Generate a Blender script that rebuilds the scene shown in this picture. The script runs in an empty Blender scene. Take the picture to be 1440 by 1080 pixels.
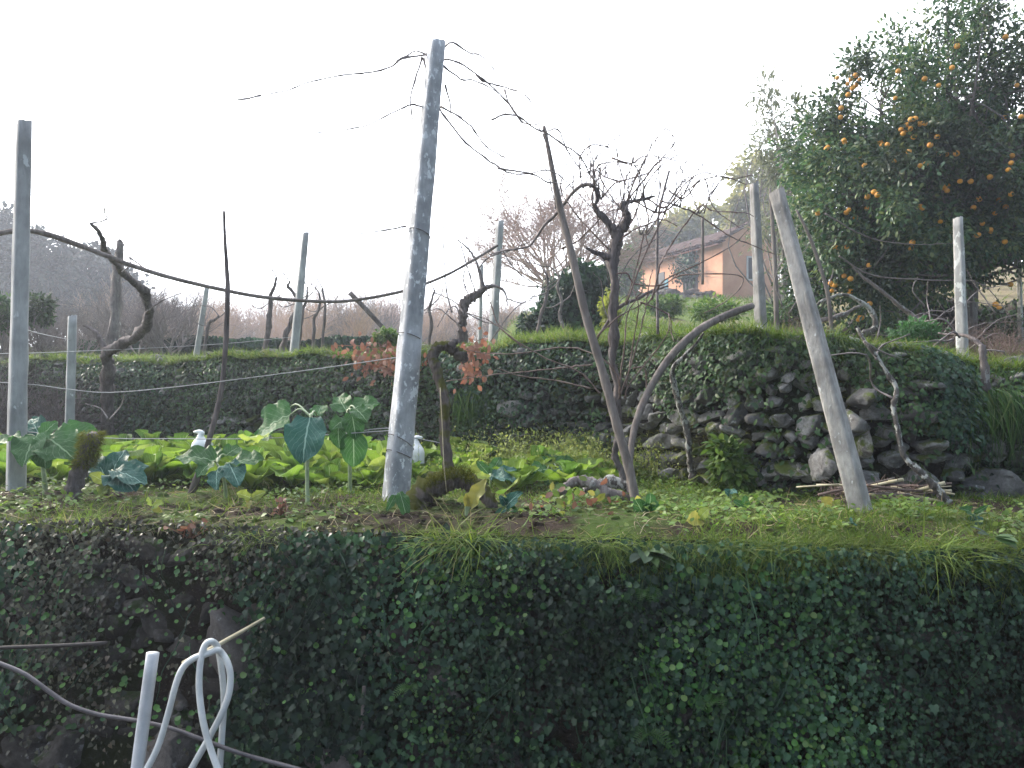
import bpy, math, random
import numpy as np
from mathutils import Vector

S = bpy.context.scene
COL = S.collection
R = math.radians
# ------------------------------------------------------------------ camera
F = 1100.0                      # focal length in photo pixels (1440 wide)
CAMZ = 1.6
cam_d = bpy.data.cameras.new('camera')
cam_d.sensor_width = 36.0
cam_d.lens = 36.0 * F / 1440.0
cam_d.clip_start = 0.05
cam_d.clip_end = 2000.0
cam = bpy.data.objects.new('camera', cam_d)
COL.objects.link(cam)
cam.location = (0, 0, CAMZ)
cam.rotation_euler = (R(90), 0, 0)
S.camera = cam
# ------------------------------------------------------------------ sky and sun
SUN_EL, SUN_AZ = R(26), R(-52)  # azimuth from +Y towards +X
SUN_DIR = Vector((math.sin(SUN_AZ) * math.cos(SUN_EL), math.cos(SUN_AZ) * math.cos(SUN_EL), math.sin(SUN_EL)))
W = bpy.data.worlds.new('World')
S.world = W
W.use_nodes = True
wt = W.node_tree
wt.nodes.clear()
w_out = wt.nodes.new('ShaderNodeOutputWorld')
w_bg = wt.nodes.new('ShaderNodeBackground')
sky = wt.nodes.new('ShaderNodeTexSky')
sky.sky_type = 'NISHITA'
sky.sun_disc = False
sky.sun_elevation = SUN_EL
sky.sun_rotation = SUN_AZ
sky.dust_density = 3.0
sky.air_density = 1.0
sky.ozone_density = 1.0
# thin bright overcast veil, thicker towards the sun
tc = wt.nodes.new('ShaderNodeTexCoord')
dp = wt.nodes.new('ShaderNodeVectorMath'); dp.operation = 'DOT_PRODUCT'
dp.inputs[1].default_value = Vector((math.sin(SUN_AZ * .6), math.cos(SUN_AZ * .6), 0.25)).normalized()
wt.links.new(tc.outputs['Generated'], dp.inputs[0])
vr = wt.nodes.new('ShaderNodeMapRange'); vr.interpolation_type = 'SMOOTHSTEP'
vr.inputs[1].default_value = -0.4; vr.inputs[2].default_value = 0.8
vr.inputs[3].default_value = 0.0; vr.inputs[4].default_value = 0.9
wt.links.new(dp.outputs['Value'], vr.inputs[0])
wm = wt.nodes.new('ShaderNodeMix'); wm.data_type = 'RGBA'
wt.links.new(vr.outputs[0], wm.inputs[0])
wt.links.new(sky.outputs[0], wm.inputs[6])
wm.inputs[7].default_value = (17.0, 17.5, 18.5, 1)
wt.links.new(wm.outputs[2], w_bg.inputs['Color'])
w_bg.inputs['Strength'].default_value = 0.09
wt.links.new(w_bg.outputs[0], w_out.inputs['Surface'])

sun_d = bpy.data.lights.new('sun', 'SUN')
sun_d.energy = 2.0
sun_d.angle = R(10)
sun_d.color = (1.0, 0.90, 0.76)
sun = bpy.data.objects.new('sun', sun_d)
COL.objects.link(sun)
sun.location = (-20, 20, 30)
sun.rotation_euler = SUN_DIR.to_track_quat('Z', 'Y').to_euler()
S.view_settings.view_transform = 'Standard'
S.view_settings.look = 'None'
S.view_settings.exposure = 1.72
S.view_settings.gamma = 1.0
S.view_settings.use_curve_mapping = False
S.render.engine = 'CYCLES'
S.cycles.max_bounces = 6
S.cycles.diffuse_bounces = 3
S.cycles.glossy_bounces = 2
S.cycles.transmission_bounces = 3
S.cycles.transparent_max_bounces = 4
S.cycles.volume_bounces = 0
S.cycles.use_adaptive_sampling = True
S.cycles.adaptive_threshold = 0.02
try:
    S.cycles.use_denoising = True
    S.cycles.denoiser = 'OPENIMAGEDENOISE'
except Exception:
    pass

# ------------------------------------------------------------------ helpers
rng = np.random.default_rng(7)
A = np.array
WL = {}                          # world location of every thing and part


def P(px, py, d):
    return A([(px - 720.0) / F * d, d, CAMZ - (py - 540.0) / F * d])


def smooth(a, b, x):
    t = np.clip((np.asarray(x, float) - a) / (b - a), 0, 1)
    return t * t * (3 - 2 * t)


_nz = np.random.default_rng(99)
_ND = _nz.normal(size=(6, 8, 3)); _ND /= np.linalg.norm(_ND, axis=2, keepdims=True)
_NP = _nz.uniform(0, 6.28, size=(6, 8))


def fbm(p, freq=1.0, octv=4, gain=.5, seed=0):
    """cheap smooth noise, about -1..1"""
    p = np.asarray(p, float) + seed * 17.31
    out = np.zeros(p.shape[0]); amp = 1.0; tot = 0
    for o in range(octv):
        a = np.zeros_like(out)
        for k in range(8):
            a += np.sin(p @ (_ND[o % 6, k] * freq * 3.2) + _NP[o % 6, k])
        out += amp * a / 2.8; tot += amp
        amp *= gain; freq *= 2.03
    return out / tot


class MB:
    def __init__(s):
        s.v = []; s.f = []; s.uv = []; s.n = 0

    def add(s, v, faces, uv=None):
        v = np.asarray(v, float)
        s.v.append(v)
        for f in faces:
            f = np.asarray(f, dtype=np.int64)
            if len(f):
                s.f.append(f + s.n)
        s.uv.append(np.zeros((len(v), 2)) if uv is None else np.asarray(uv, float))
        s.n += len(v)
        return s

    def mesh(s, name, mat, origin=(0, 0, 0), smooth_sh=True):
        V = np.concatenate(s.v) - A(origin, )
        UV = np.concatenate(s.uv)
        me = bpy.data.meshes.new(name)
        me.vertices.add(len(V))
        me.vertices.foreach_set('co', V.astype(np.float32).ravel())
        li = np.concatenate([f.ravel() for f in s.f]).astype(np.int32)
        cnt = np.concatenate([np.full(len(f), f.shape[1]) for f in s.f])
        st = np.concatenate([[0], np.cumsum(cnt)[:-1]]).astype(np.int32)
        me.loops.add(len(li))
        me.loops.foreach_set('vertex_index', li)
        me.polygons.add(len(cnt))
        me.polygons.foreach_set('loop_start', st)
        ul = me.uv_layers.new(name='uv')
        ul.data.foreach_set('uv', UV[li].astype(np.float32).ravel())
        me.polygons.foreach_set('use_smooth', np.full(len(cnt), smooth_sh))
        me.update(calc_edges=True)
        me.validate()
        me.materials.append(mat)
        return me

    def build(s, name, mat, parent=None, origin=None, smooth_sh=True):
        o0 = A(WL[parent.name], ) if parent is not None and origin is None else A(origin if origin is not None else (0, 0, 0), )
        o = bpy.data.objects.new(name, s.mesh(name, mat, o0, smooth_sh))
        COL.objects.link(o)
        if parent is not None:
            o.parent = parent
            o.location = tuple(o0 - A(WL[parent.name], ))
        else:
            o.location = tuple(o0)
        WL[o.name] = tuple(o0)
        return o


def tag(o, label=None, cat=None, group=None, kind=None):
    if label: o['label'] = label
    if cat: o['category'] = cat
    if group: o['group'] = group
    if kind: o['kind'] = kind
    return o


def thing(name, loc, label, cat, group=None):
    o = bpy.data.objects.new(name, None)
    o.empty_display_size = .1
    COL.objects.link(o)
    o.location = tuple(float(c) for c in loc)
    WL[o.name] = tuple(float(c) for c in loc)
    return tag(o, label, cat, group)


def copy_tree(o, parent=None):
    c = o.copy(); COL.objects.link(c)
    if parent is not None: c.parent = parent
    WL[c.name] = WL[o.name]
    for ch in list(o.children):
        copy_tree(ch, c)
    return c


def unit(v):
    v = np.asarray(v, float)
    return v / np.maximum(np.linalg.norm(v, axis=-1, keepdims=True), 1e-9)


def catmull(pts, sub):
    pts = np.asarray(pts, float)
    if len(pts) < 3 or sub < 2:
        if len(pts) == 2 and sub > 1:
            t = np.linspace(0, 1, sub + 1)[:, None]
            return pts[0] * (1 - t) + pts[1] * t
        return pts
    p = np.vstack([2 * pts[0] - pts[1], pts, 2 * pts[-1] - pts[-2]])
    out = []
    for i in range(1, len(p) - 2):
        p0, p1, p2, p3 = p[i - 1], p[i], p[i + 1], p[i + 2]
        for t in np.linspace(0, 1, sub, endpoint=False):
            out.append(.5 * ((2 * p1) + (-p0 + p2) * t + (2 * p0 - 5 * p1 + 4 * p2 - p3) * t * t + (-p0 + 3 * p1 - 3 * p2 + p3) * t ** 3))
    out.append(pts[-1])
    return A(out)


def tube(mb, pts, r, seg=6, sub=1, jit=0.0, prof=None, up0=None, cap=True, knots=0.0):
    pts = np.asarray(pts, float)
    k0 = np.linspace(0, 1, len(pts))
    q = catmull(pts, sub)
    n = len(q)
    r = np.asarray(r, float)
    if r.ndim == 0: r = np.full(len(pts), float(r))
    if len(r) != len(pts): r = np.interp(k0, np.linspace(0, 1, len(r)), r)
    rr = np.interp(np.linspace(0, 1, n), k0, r)
    if knots: rr = rr * (1 + knots * rng.normal(size=n).clip(-1.2, 1.8))
    tg = np.gradient(q, axis=0); tg = unit(tg)
    u = A(up0, ) if up0 is not None else (A([1., 0, 0]) if abs(tg[0][0]) < .8 else A([0, 1., 0]))
    th = np.linspace(0, 2 * math.pi, seg, endpoint=False)
    pr = np.ones(seg) if prof is None else prof(th)
    V = np.zeros((n, seg, 3))
    for i in range(n):
        u = u - tg[i] * (u @ tg[i]); u = u / (np.linalg.norm(u) + 1e-9)
        w = np.cross(tg[i], u)
        rad = rr[i] * pr
        if jit: rad = rad * (1 + jit * rng.normal(size=seg))
        V[i] = q[i] + np.outer(np.cos(th) * rad, u) + np.outer(np.sin(th) * rad, w)
    idx = np.arange(n * seg).reshape(n, seg)
    a = idx[:-1]; b = idx[1:]
    f = np.stack([a, np.roll(a, -1, 1), np.roll(b, -1, 1), b], -1).reshape(-1, 4)
    fs = [f]
    if cap:
        fs += [idx[0][::-1][None], idx[-1][None]]
    uv = np.stack([np.tile(th / 6.283, n), np.repeat(np.linspace(0, 1, n), seg)], -1)
    mb.add(V.reshape(-1, 3), fs, uv)
    return q


def squareprof(p=5.0):
    return lambda th: 1.0 / (np.abs(np.cos(th)) ** p + np.abs(np.sin(th)) ** p) ** (1 / p)


def scatter(mb, tpl, pos, fwd, nrm, scale, sx=None):
    v, faces, uv = tpl
    N = len(pos)
    if N == 0: return
    pos = np.asarray(pos, float)
    Y = unit(fwd)
    Z = np.asarray(nrm, float); Z = unit(Z - Y * (Z * Y).sum(1, keepdims=True))
    X = np.cross(Y, Z)
    sc = np.broadcast_to(np.asarray(scale, float), (N,))[:, None, None]
    sxx = sc if sx is None else sc * np.broadcast_to(np.asarray(sx, float), (N,))[:, None, None]
    V = pos[:, None, :] + sxx * v[None, :, 0:1] * X[:, None, :] + sc * (v[None, :, 1:2] * Y[:, None, :] + v[None, :, 2:3] * Z[:, None, :])
    off = (np.arange(N) * len(v))[:, None, None]
    fs = [(f[None] + off).reshape(-1, f.shape[1]) for f in faces]
    mb.add(V.reshape(-1, 3), fs, np.tile(uv, (N, 1)))


# ---- leaf templates: (verts, [faces], uv), base at 0, tip at y=1
def leafgrid(n, width, cols=2, fold=.2, curl=.25, wave=0.0, wf=3.0, seed=0, cup=0.0):
    """width(t) -> half width; cols quads across"""
    lr = np.random.default_rng(seed)
    ph = lr.uniform(0, 6.28, 3)
    V = []; UV = []
    for j in range(n + 1):
        t = j / n
        w = max(width(t), .004)
        for c in range(cols + 1):
            s = c / cols * 2 - 1
            z = fold * abs(s) * w - curl * t * t + cup * s * s * w
            z += wave * abs(s) ** 1.5 * math.sin(wf * 6.28 * t + ph[0] + (2.1 if s > 0 else 0)) + .42 * wave * math.sin(wf * 11 * t + ph[1] + s * 5)
            yy = t + (.35 * wave * abs(s) * math.sin(wf * 8 * t + ph[2]))
            V.append((s * w, yy, z)); UV.append((c / cols, t))
    idx = np.arange((n + 1) * (cols + 1)).reshape(n + 1, cols + 1)
    f = np.stack([idx[:-1, :-1], idx[:-1, 1:], idx[1:, 1:], idx[1:, :-1]], -1).reshape(-1, 4)
    return A(V), [f], A(UV)


def fanleaf(pts, c=(0, .35, 0), fold=.3, curl=.2):
    o = [(x, y, fold * abs(x) - curl * y * y) for x, y in pts] + [(-x, y, fold * abs(x) - curl * y * y) for x, y in pts[::-1] if x > 1e-6]
    V = [c] + o
    m = len(o)
    f = A([(0, 1 + i, 1 + (i + 1) % m) for i in range(m)])
    V = A(V)
    return V, [f], A([(v[0] + .5, v[1]) for v in V])


IVY = fanleaf([(0, .06), (.16, -.06), (.36, .02), (.47, .2), (.34, .36), (.44, .6), (.2, .66), (0, 1.0)])
IVY2 = fanleaf([(0, .04), (.2, -.05), (.4, .1), (.42, .32), (.26, .62), (0, 1.0)], fold=.22, curl=.3)
ROUND = fanleaf([(0, .03), (.22, 0), (.42, .14), (.52, .42), (.46, .7), (.28, .92), (0, 1.0)], c=(0, .45, -.12), fold=.08, curl=.0)
OVAL = leafgrid(4, lambda t: .24 * math.sin(math.pi * min(t * .96 + .03, 1)) ** .8, 2, .25, .18)
LANCE = leafgrid(3, lambda t: .13 * math.sin(math.pi * min(t * .96 + .03, 1)), 2, .25, .25)
CLUMP = leafgrid(2, lambda t: (.12, .36, .05)[int(t * 2 + .01)], 2, .3, .2)


def bladetpl(n=3, w=.035, bend=.5):
    V = []; UV = []
    for j in range(n + 1):
        t = j / n
        for s in (-1, 1):
            V.append((s * w * (1 - t ** 1.6) + s * .002, t * (1 - .25 * bend * t), -bend * t * t)); UV.append(((s + 1) / 2, t))
    idx = np.arange((n + 1) * 2).reshape(n + 1, 2)
    f = np.stack([idx[:-1, 0], idx[:-1, 1], idx[1:, 1], idx[1:, 0]], -1)
    return A(V), [f], A(UV)


BLADES = [bladetpl(3, .03, .25), bladetpl(3, .035, .6), bladetpl(4, .028, 1.0)]


def rnd(n, a=-1., b=1.):
    return rng.uniform(a, b, n)


def jitdir(base, n, amt):
    return unit(np.tile(A(base, ), (n, 1)) + rng.normal(size=(n, 3)) * amt)


# ---- stones
def icosphere(sub):
    t = (1 + 5 ** .5) / 2
    v = [(-1, t, 0), (1, t, 0), (-1, -t, 0), (1, -t, 0), (0, -1, t), (0, 1, t), (0, -1, -t), (0, 1, -t), (t, 0, -1), (t, 0, 1), (-t, 0, -1), (-t, 0, 1)]
    f = [(0, 11, 5), (0, 5, 1), (0, 1, 7), (0, 7, 10), (0, 10, 11), (1, 5, 9), (5, 11, 4), (11, 10, 2), (10, 7, 6), (7, 1, 8), (3, 9, 4), (3, 4, 2), (3, 2, 6), (3, 6, 8), (3, 8, 9), (4, 9, 5), (2, 4, 11), (6, 2, 10), (8, 6, 7), (9, 8, 1)]
    v = [unit(A(x)) for x in v]
    for _ in range(sub):
        c = {}; nf = []

        def mid(a, b):
            k = (min(a, b), max(a, b))
            if k not in c:
                v.append(unit(v[a] + v[b])); c[k] = len(v) - 1
            return c[k]
        for a, b, d in f:
            x, y, z = mid(a, b), mid(b, d), mid(d, a)
            nf += [(a, x, z), (b, y, x), (d, z, y), (x, y, z)]
        f = nf
    return A(v), A(f)


ICO2 = icosphere(2); ICO3 = icosphere(3)


def stone(mb, c, size, ax, seed, ico=ICO3):
    """size along (tangent, normal, up); ax = 3x3 rows of those directions"""
    lr = np.random.default_rng(seed)
    v = ico[0].copy()
    v = np.sign(v) * np.abs(v) ** .62
    v /= np.abs(v).max(1).mean() * 1.0
    for _ in range(13):                      # chop flat faces off
        n = unit(lr.normal(size=3)); h = lr.uniform(.62, .95)
        dd = v @ n
        v -= np.outer(np.maximum(dd - h, 0) * .95, n)
    v *= (1 + .10 * fbm(v, 1.1, 3, seed=seed))[:, None]
    v += .05 * np.stack([fbm(v, 3.2, 3, seed=seed + k) for k in range(3)], 1)
    v = v * A(size) * .5
    mb.add(c + v @ ax, [ico[1]])


# ------------------------------------------------------------------ materials
def nd(t, typ, ins=None, **props):
    n = t.nodes.new('ShaderNode' + typ)
    for k, v in props.items(): setattr(n, k, v)
    for k, v in (ins or {}).items():
        if isinstance(v, bpy.types.NodeSocket): t.links.new(v, n.inputs[k])
        else:
            if isinstance(v, (tuple, list)) and len(v) == 3 and n.inputs[k].type == 'RGBA': v = (*v, 1)
            n.inputs[k].default_value = v
    return n


def newmat(name):
    m = bpy.data.materials.new(name); m.use_nodes = True
    t = m.node_tree; t.nodes.clear()
    return m, t, t.nodes.new('ShaderNodeOutputMaterial')


def ramp(t, fac, stops, interp='LINEAR'):
    n = t.nodes.new('ShaderNodeValToRGB'); n.color_ramp.interpolation = interp
    e = n.color_ramp.elements
    while len(e) > 1: e.remove(e[-1])
    e[0].position = stops[0][0]; e[0].color = (*stops[0][1], 1)
    for p, c in stops[1:]:
        x = e.new(p); x.color = (*c, 1)
    t.links.new(fac, n.inputs[0])
    return n.outputs[0]


def framp(t, fac, a, b, lo=0., hi=1.):
    return nd(t, 'MapRange', {0: fac, 1: a, 2: b, 3: lo, 4: hi}, interpolation_type='SMOOTHSTEP').outputs[0]


def noise(t, vec, scale, detail=4, rough=.55, dist=0.):
    return nd(t, 'TexNoise', {'Vector': vec, 'Scale': scale, 'Detail': detail, 'Roughness': rough, 'Distortion': dist}).outputs['Fac']


def mixc(t, fac, a, b, mode='MIX'):
    n = nd(t, 'Mix', {0: fac, 6: a, 7: b}, data_type='RGBA', blend_type=mode)
    return n.outputs[2]


def mul(t, a, b):
    return nd(t, 'Math', {0: a, 1: b}, operation='MULTIPLY').outputs[0]


def objco(t, scale=(1, 1, 1)):
    c = nd(t, 'TexCoord').outputs['Object']
    return nd(t, 'Mapping', {'Vector': c, 'Scale': scale}).outputs[0]


def geoco(t):
    return nd(t, 'NewGeometry').outputs['Position']


def even(cols):
    n = len(cols)
    return [(i / max(n - 1, 1), c) for i, c in enumerate(cols)]


def leafmat(name, cols, trans=.35, rough=.5, spec=.35, patch=.5, veins=None, pscale=2.5, bump=.0):
    m, t, out = newmat(name)
    g = nd(t, 'NewGeometry')
    c = ramp(t, g.outputs['Random Per Island'], even(cols))
    pn = noise(t, g.outputs['Position'], pscale, 3)
    k = framp(t, pn, .35, .65, 1 - patch * .6, 1 + patch * .35)
    hs = nd(t, 'HueSaturation', {'Color': c, 'Value': k})
    c = hs.outputs[0]
    nb = None
    if veins:
        uv = nd(t, 'UVMap'); sp = nd(t, 'SeparateXYZ', {0: uv.outputs[0]})
        u = nd(t, 'Math', {0: sp.outputs[0], 1: .5}, operation='SUBTRACT').outputs[0]
        u = nd(t, 'Math', {0: u}, operation='ABSOLUTE').outputs[0]
        mid = framp(t, u, .008, .03, .9, 0)
        ph = nd(t, 'Math', {0: sp.outputs[1], 1: mul(t, u, 1.1)}, operation='SUBTRACT').outputs[0]
        sn = nd(t, 'Math', {0: mul(t, ph, 40.)}, operation='SINE').outputs[0]
        side = framp(t, sn, .955, .995, 0, .38)
        side = mul(t, side, framp(t, u, .30, .46, 1, .1))
        v = nd(t, 'Math', {0: mid, 1: side}, operation='MAXIMUM').outputs[0]
        c = mixc(t, v, c, veins)
        bn = nd(t, 'Bump', {'Strength': .5, 'Distance': .014, 'Height': nd(t, 'Math', {0: v, 1: mul(t, noise(t, g.outputs['Position'], 48, 3), 1.6)}, operation='SUBTRACT').outputs[0]})
        nb = bn.outputs[0]
    ins = {'Base Color': c, 'Roughness': rough, 'Specular IOR Level': spec}
    if nb is not None: ins['Normal'] = nb
    b = nd(t, 'BsdfPrincipled', ins)
    ct = nd(t, 'HueSaturation', {'Color': c, 'Value': 1.5, 'Saturation': 1.05, 'Hue': .495}).outputs[0]
    tr = nd(t, 'BsdfTranslucent', {'Color': ct})
    mx = nd(t, 'MixShader', {0: trans, 1: b.outputs[0], 2: tr.outputs[0]})
    t.links.new(mx.outputs[0], out.inputs[0])
    return m


def barkmat(name, cols, lichen=None, lam=.62, scale=14., stretch=.12, rough=.9, bump=.7, moss=None, dist=.012):
    m, t, out = newmat(name)
    co = objco(t, (1, 1, stretch)); co1 = objco(t)
    n1 = noise(t, co, scale * 3, 6, .65, .4)
    n2 = noise(t, co1, scale * .35, 3)
    c = ramp(t, n1, [(.25, cols[0]), (.5, cols[1]), (.75, cols[-1])])
    c = nd(t, 'HueSaturation', {'Color': c, 'Value': framp(t, n2, .3, .7, .7, 1.25)}).outputs[0]
    if lichen:
        l1 = noise(t, objco(t, (1, 1, .55)), scale * 2.2, 5, .62, .3)
        l2 = noise(t, co1, scale * .5, 2)
        k = nd(t, 'Math', {0: l1, 1: mul(t, l2, .45)}, operation='ADD').outputs[0]
        c = mixc(t, framp(t, k, lam + .16, lam + .22), c, lichen)
    if moss:
        k = noise(t, co1, 5, 4)
        up = nd(t, 'SeparateXYZ', {0: nd(t, 'NewGeometry').outputs['Normal']}).outputs[2]
        k = nd(t, 'Math', {0: k, 1: mul(t, up, .3)}, operation='ADD').outputs[0]
        c = mixc(t, framp(t, k, .5, .62), c, moss)
    bn = nd(t, 'Bump', {'Strength': bump, 'Distance': dist, 'Height': n1})
    b = nd(t, 'BsdfPrincipled', {'Base Color': c, 'Roughness': rough, 'Specular IOR Level': .2, 'Normal': bn.outputs[0]})
    t.links.new(b.outputs[0], out.inputs[0])
    return m


def stonemat(name, cols, moss=(.05, .06, .012), mossk=.55, lichen=(.42, .43, .41)):
    m, t, out = newmat(name)
    g = nd(t, 'NewGeometry'); p = g.outputs['Position']
    n1 = noise(t, p, 9, 8, .65, .3); n2 = noise(t, p, 45, 5, .7)
    c = ramp(t, n1, [(.28, cols[0]), (.5, cols[1]), (.72, cols[2])])
    isl = framp(t, g.outputs['Random Per Island'], 0, 1, .55, 1.3)
    c = nd(t, 'HueSaturation', {'Color': c, 'Value': isl, 'Saturation': .9}).outputs[0]
    c = mixc(t, framp(t, n2, .35, .7, 0, .55), c, cols[0])
    l = noise(t, p, 16, 5, .7)
    c = mixc(t, framp(t, l, .6, .68, 0, .75), c, lichen)
    up = nd(t, 'SeparateXYZ', {0: g.outputs['Normal']}).outputs[2]
    k = nd(t, 'Math', {0: noise(t, p, 4.5, 7, .68), 1: mul(t, up, .07)}, operation='ADD').outputs[0]
    mc = mixc(t, noise(t, p, 30, 3), moss, (moss[0] * 1.7, moss[1] * 1.7, moss[2] * 1.5))
    c = mixc(t, framp(t, k, mossk, mossk + .09), c, mc)
    h = nd(t, 'Math', {0: n1, 1: mul(t, n2, .4)}, operation='ADD').outputs[0]
    bn = nd(t, 'Bump', {'Strength': .8, 'Distance': .02, 'Height': h})
    b = nd(t, 'BsdfPrincipled', {'Base Color': c, 'Roughness': .92, 'Specular IOR Level': .2, 'Normal': bn.outputs[0]})
    t.links.new(b.outputs[0], out.inputs[0])
    return m


def groundmat(name, soil, green, gk=.5, gscale=1.6, dry=None):
    m, t, out = newmat(name)
    p = geoco(t)
    n1 = noise(t, p, gscale, 6, .65); n2 = noise(t, p, 22, 8, .7); n3 = noise(t, p, 90, 4, .7)
    s = ramp(t, n2, even(soil))
    s = mixc(t, framp(t, n3, .58, .72, 0, .5), s, (.22, .17, .11))
    gr = ramp(t, n2, even(green))
    c = mixc(t, framp(t, n1, gk - .08, gk + .08), s, gr)
    if dry:
        c = mixc(t, framp(t, noise(t, p, .5, 4), .5, .66, 0, .8), c, dry)
        xyz = nd(t, 'SeparateXYZ', {0: p})          # the field above the orange tree is dry and straw coloured
        e = nd(t, 'Math', {0: xyz.outputs[0], 1: mul(t, xyz.outputs[1], -.40)}, operation='ADD').outputs[0]
        k = mul(t, framp(t, e, -.2, .4), framp(t, xyz.outputs[1], 9.9, 10.4))
        c = mixc(t, k, c, ramp(t, n1, [(.3, (.12, .10, .055)), (.6, (.27, .22, .13)), (.75, (.14, .14, .05))]))
    h = nd(t, 'Math', {0: n2, 1: mul(t, n3, .5)}, operation='ADD').outputs[0]
    bn = nd(t, 'Bump', {'Strength': 1., 'Distance': .05, 'Height': h})
    b = nd(t, 'BsdfPrincipled', {'Base Color': c, 'Roughness': .95, 'Specular IOR Level': .1, 'Normal': bn.outputs[0]})
    t.links.new(b.outputs[0], out.inputs[0])
    return m


def plainmat(name, cols, rough=.6, scale=20, spec=.4, bump=.15, metal=0.0):
    m, t, out = newmat(name)
    co = objco(t)
    n = noise(t, co, scale, 5, .6)
    c = ramp(t, n, [(.3, cols[0]), (.7, cols[-1])])
    bn = nd(t, 'Bump', {'Strength': bump, 'Distance': .01, 'Height': n})
    b = nd(t, 'BsdfPrincipled', {'Base Color': c, 'Roughness': rough, 'Specular IOR Level': spec, 'Metallic': metal, 'Normal': bn.outputs[0]})
    t.links.new(b.outputs[0], out.inputs[0])
    return m


M = {}
M['ivy'] = leafmat('ivy_leaf', [(.008, .02, .012), (.022, .054, .03), (.042, .088, .05), (.018, .046, .016), (.034, .08, .03), (.014, .034, .024), (.06, .12, .06), (.028, .068, .02)], .14, .46, .22, 1.1, None, 1.3)
M['ivy_olive'] = leafmat('ivy_leaf_olive', [(.026, .028, .014), (.06, .06, .032), (.018, .026, .014), (.13, .125, .075), (.035, .036, .02), (.07, .05, .03)], .12, .42, .32, .9)
M['penny'] = leafmat('pennywort_leaf', [(.025, .08, .02), (.045, .125, .025), (.08, .18, .035), (.03, .085, .035), (.13, .2, .06)], .25, .45, .3, .8)
M['creeper'] = leafmat('creeper_leaf', [(.022, .05, .02), (.04, .085, .03), (.065, .115, .04), (.02, .042, .025), (.085, .14, .045)], .25, .5, .2, .8)
M['fern'] = leafmat('fern_leaf', [(.035, .09, .02), (.055, .13, .03)], .35, .5)
M['grass'] = leafmat('grass_blade', [(.065, .12, .018), (.11, .18, .026), (.16, .22, .04), (.055, .11, .02), (.25, .24, .09)], .35, .55, .12)
M['grass_dark'] = leafmat('grass_dark', [(.025, .06, .014), (.04, .09, .018), (.06, .12, .025), (.1, .13, .035)], .3, .55, .12)
M['grass_lush'] = leafmat('grass_lush', [(.05, .09, .018), (.075, .12, .022), (.12, .165, .03), (.04, .08, .018), (.17, .19, .05)], .3, .55, .12)
M['straw'] = leafmat('straw_blade', [(.3, .24, .13), (.2, .15, .08), (.38, .33, .2)], .2, .7)
M['weed'] = leafmat('weed_leaf', [(.09, .17, .03), (.13, .22, .04), (.2, .26, .06), (.06, .13, .03)], .4, .5)
M['bolt'] = leafmat('bolting_weed', [(.2, .26, .06), (.28, .30, .09), (.15, .22, .05)], .4, .55)
M['lettuce'] = leafmat('lettuce_leaf', [(.14, .24, .03), (.2, .3, .045), (.09, .18, .03), (.28, .35, .08), (.07, .15, .03), (.17, .27, .045)], .38, .5, .18, .6, (.34, .42, .22))
M['collard'] = leafmat('collard_leaf', [(.035, .11, .035), (.055, .14, .04)], .3, .48, .22, .3, (.3, .42, .25))
M['collard_blue'] = leafmat('collard_blue_leaf', [(.03, .11, .085), (.045, .13, .095)], .12, .48, .25, .3, (.34, .5, .42))
M['yellow_leaf'] = leafmat('yellowing_leaf', [(.26, .29, .06), (.33, .31, .08), (.2, .25, .05)], .35, .5)
M['dry_leaf'] = leafmat('dry_leaf', [(.19, .085, .055), (.26, .13, .08), (.15, .07, .05), (.33, .19, .12)], .3, .6)
M['stem'] = plainmat('plant_stem', [(.18, .26, .12), (.32, .36, .22)], .5, 30)
M['soil'] = groundmat('garden_soil', [(.03, .021, .016), (.065, .046, .035), (.11, .08, .06)], [(.045, .08, .02), (.10, .15, .035), (.075, .12, .03)], .5)
M['yard'] = groundmat('yard_ground', [(.05, .042, .035), (.1, .085, .07)], [(.05, .08, .02), (.07, .1, .03)], .62)
M['hill'] = groundmat('hillside_grass', [(.08, .09, .035), (.10, .11, .04)], [(.07, .11, .025), (.12, .17, .04), (.09, .13, .03)], .42, 1.2, (.2, .16, .1))
M['stone'] = stonemat('wall_stone', [(.07, .066, .06), (.22, .21, .2), (.38, .37, .35)], moss=(.05, .065, .014), mossk=.52, lichen=(.5, .5, .48))
M['slab'] = stonemat('slab_stone', [(.06, .052, .047), (.10, .088, .08), (.15, .135, .125)], moss=(.04, .045, .015), mossk=.62, lichen=(.24, .24, .24))
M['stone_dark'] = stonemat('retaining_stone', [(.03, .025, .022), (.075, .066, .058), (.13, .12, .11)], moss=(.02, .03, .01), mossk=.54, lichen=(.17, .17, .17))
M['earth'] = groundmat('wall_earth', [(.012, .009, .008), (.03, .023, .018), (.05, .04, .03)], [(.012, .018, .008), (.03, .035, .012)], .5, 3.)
M['dull_post'] = barkmat('post_dull', [(.2, .19, .18), (.27, .255, .24), (.34, .325, .31)], (.5, .5, .49), .74, 14, .3, .9, .6, None, .01)
M['concrete_post'] = barkmat('post_concrete', [(.34, .35, .36), (.42, .425, .435), (.5, .5, .51)], (.72, .74, .74), .63, 18, .3, .9, .6, None, .01)
M['plain_post'] = barkmat('post_pale', [(.27, .27, .265), (.36, .36, .35), (.44, .44, .43)], (.56, .57, .56), .72, 9, .3, .9, .3, None, .005)
M['stone_post'] = barkmat('post_granite', [(.26, .24, .22), (.34, .32, .295), (.42, .4, .375)], (.62, .63, .62), .74, 22, .3, .9, .7, None, .012)
M['white_post'] = barkmat('post_lichen', [(.24, .235, .22), (.36, .35, .33), (.46, .45, .43)], (.62, .62, .58), .62, 9, .3, .9, .4, None, .006)
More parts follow.
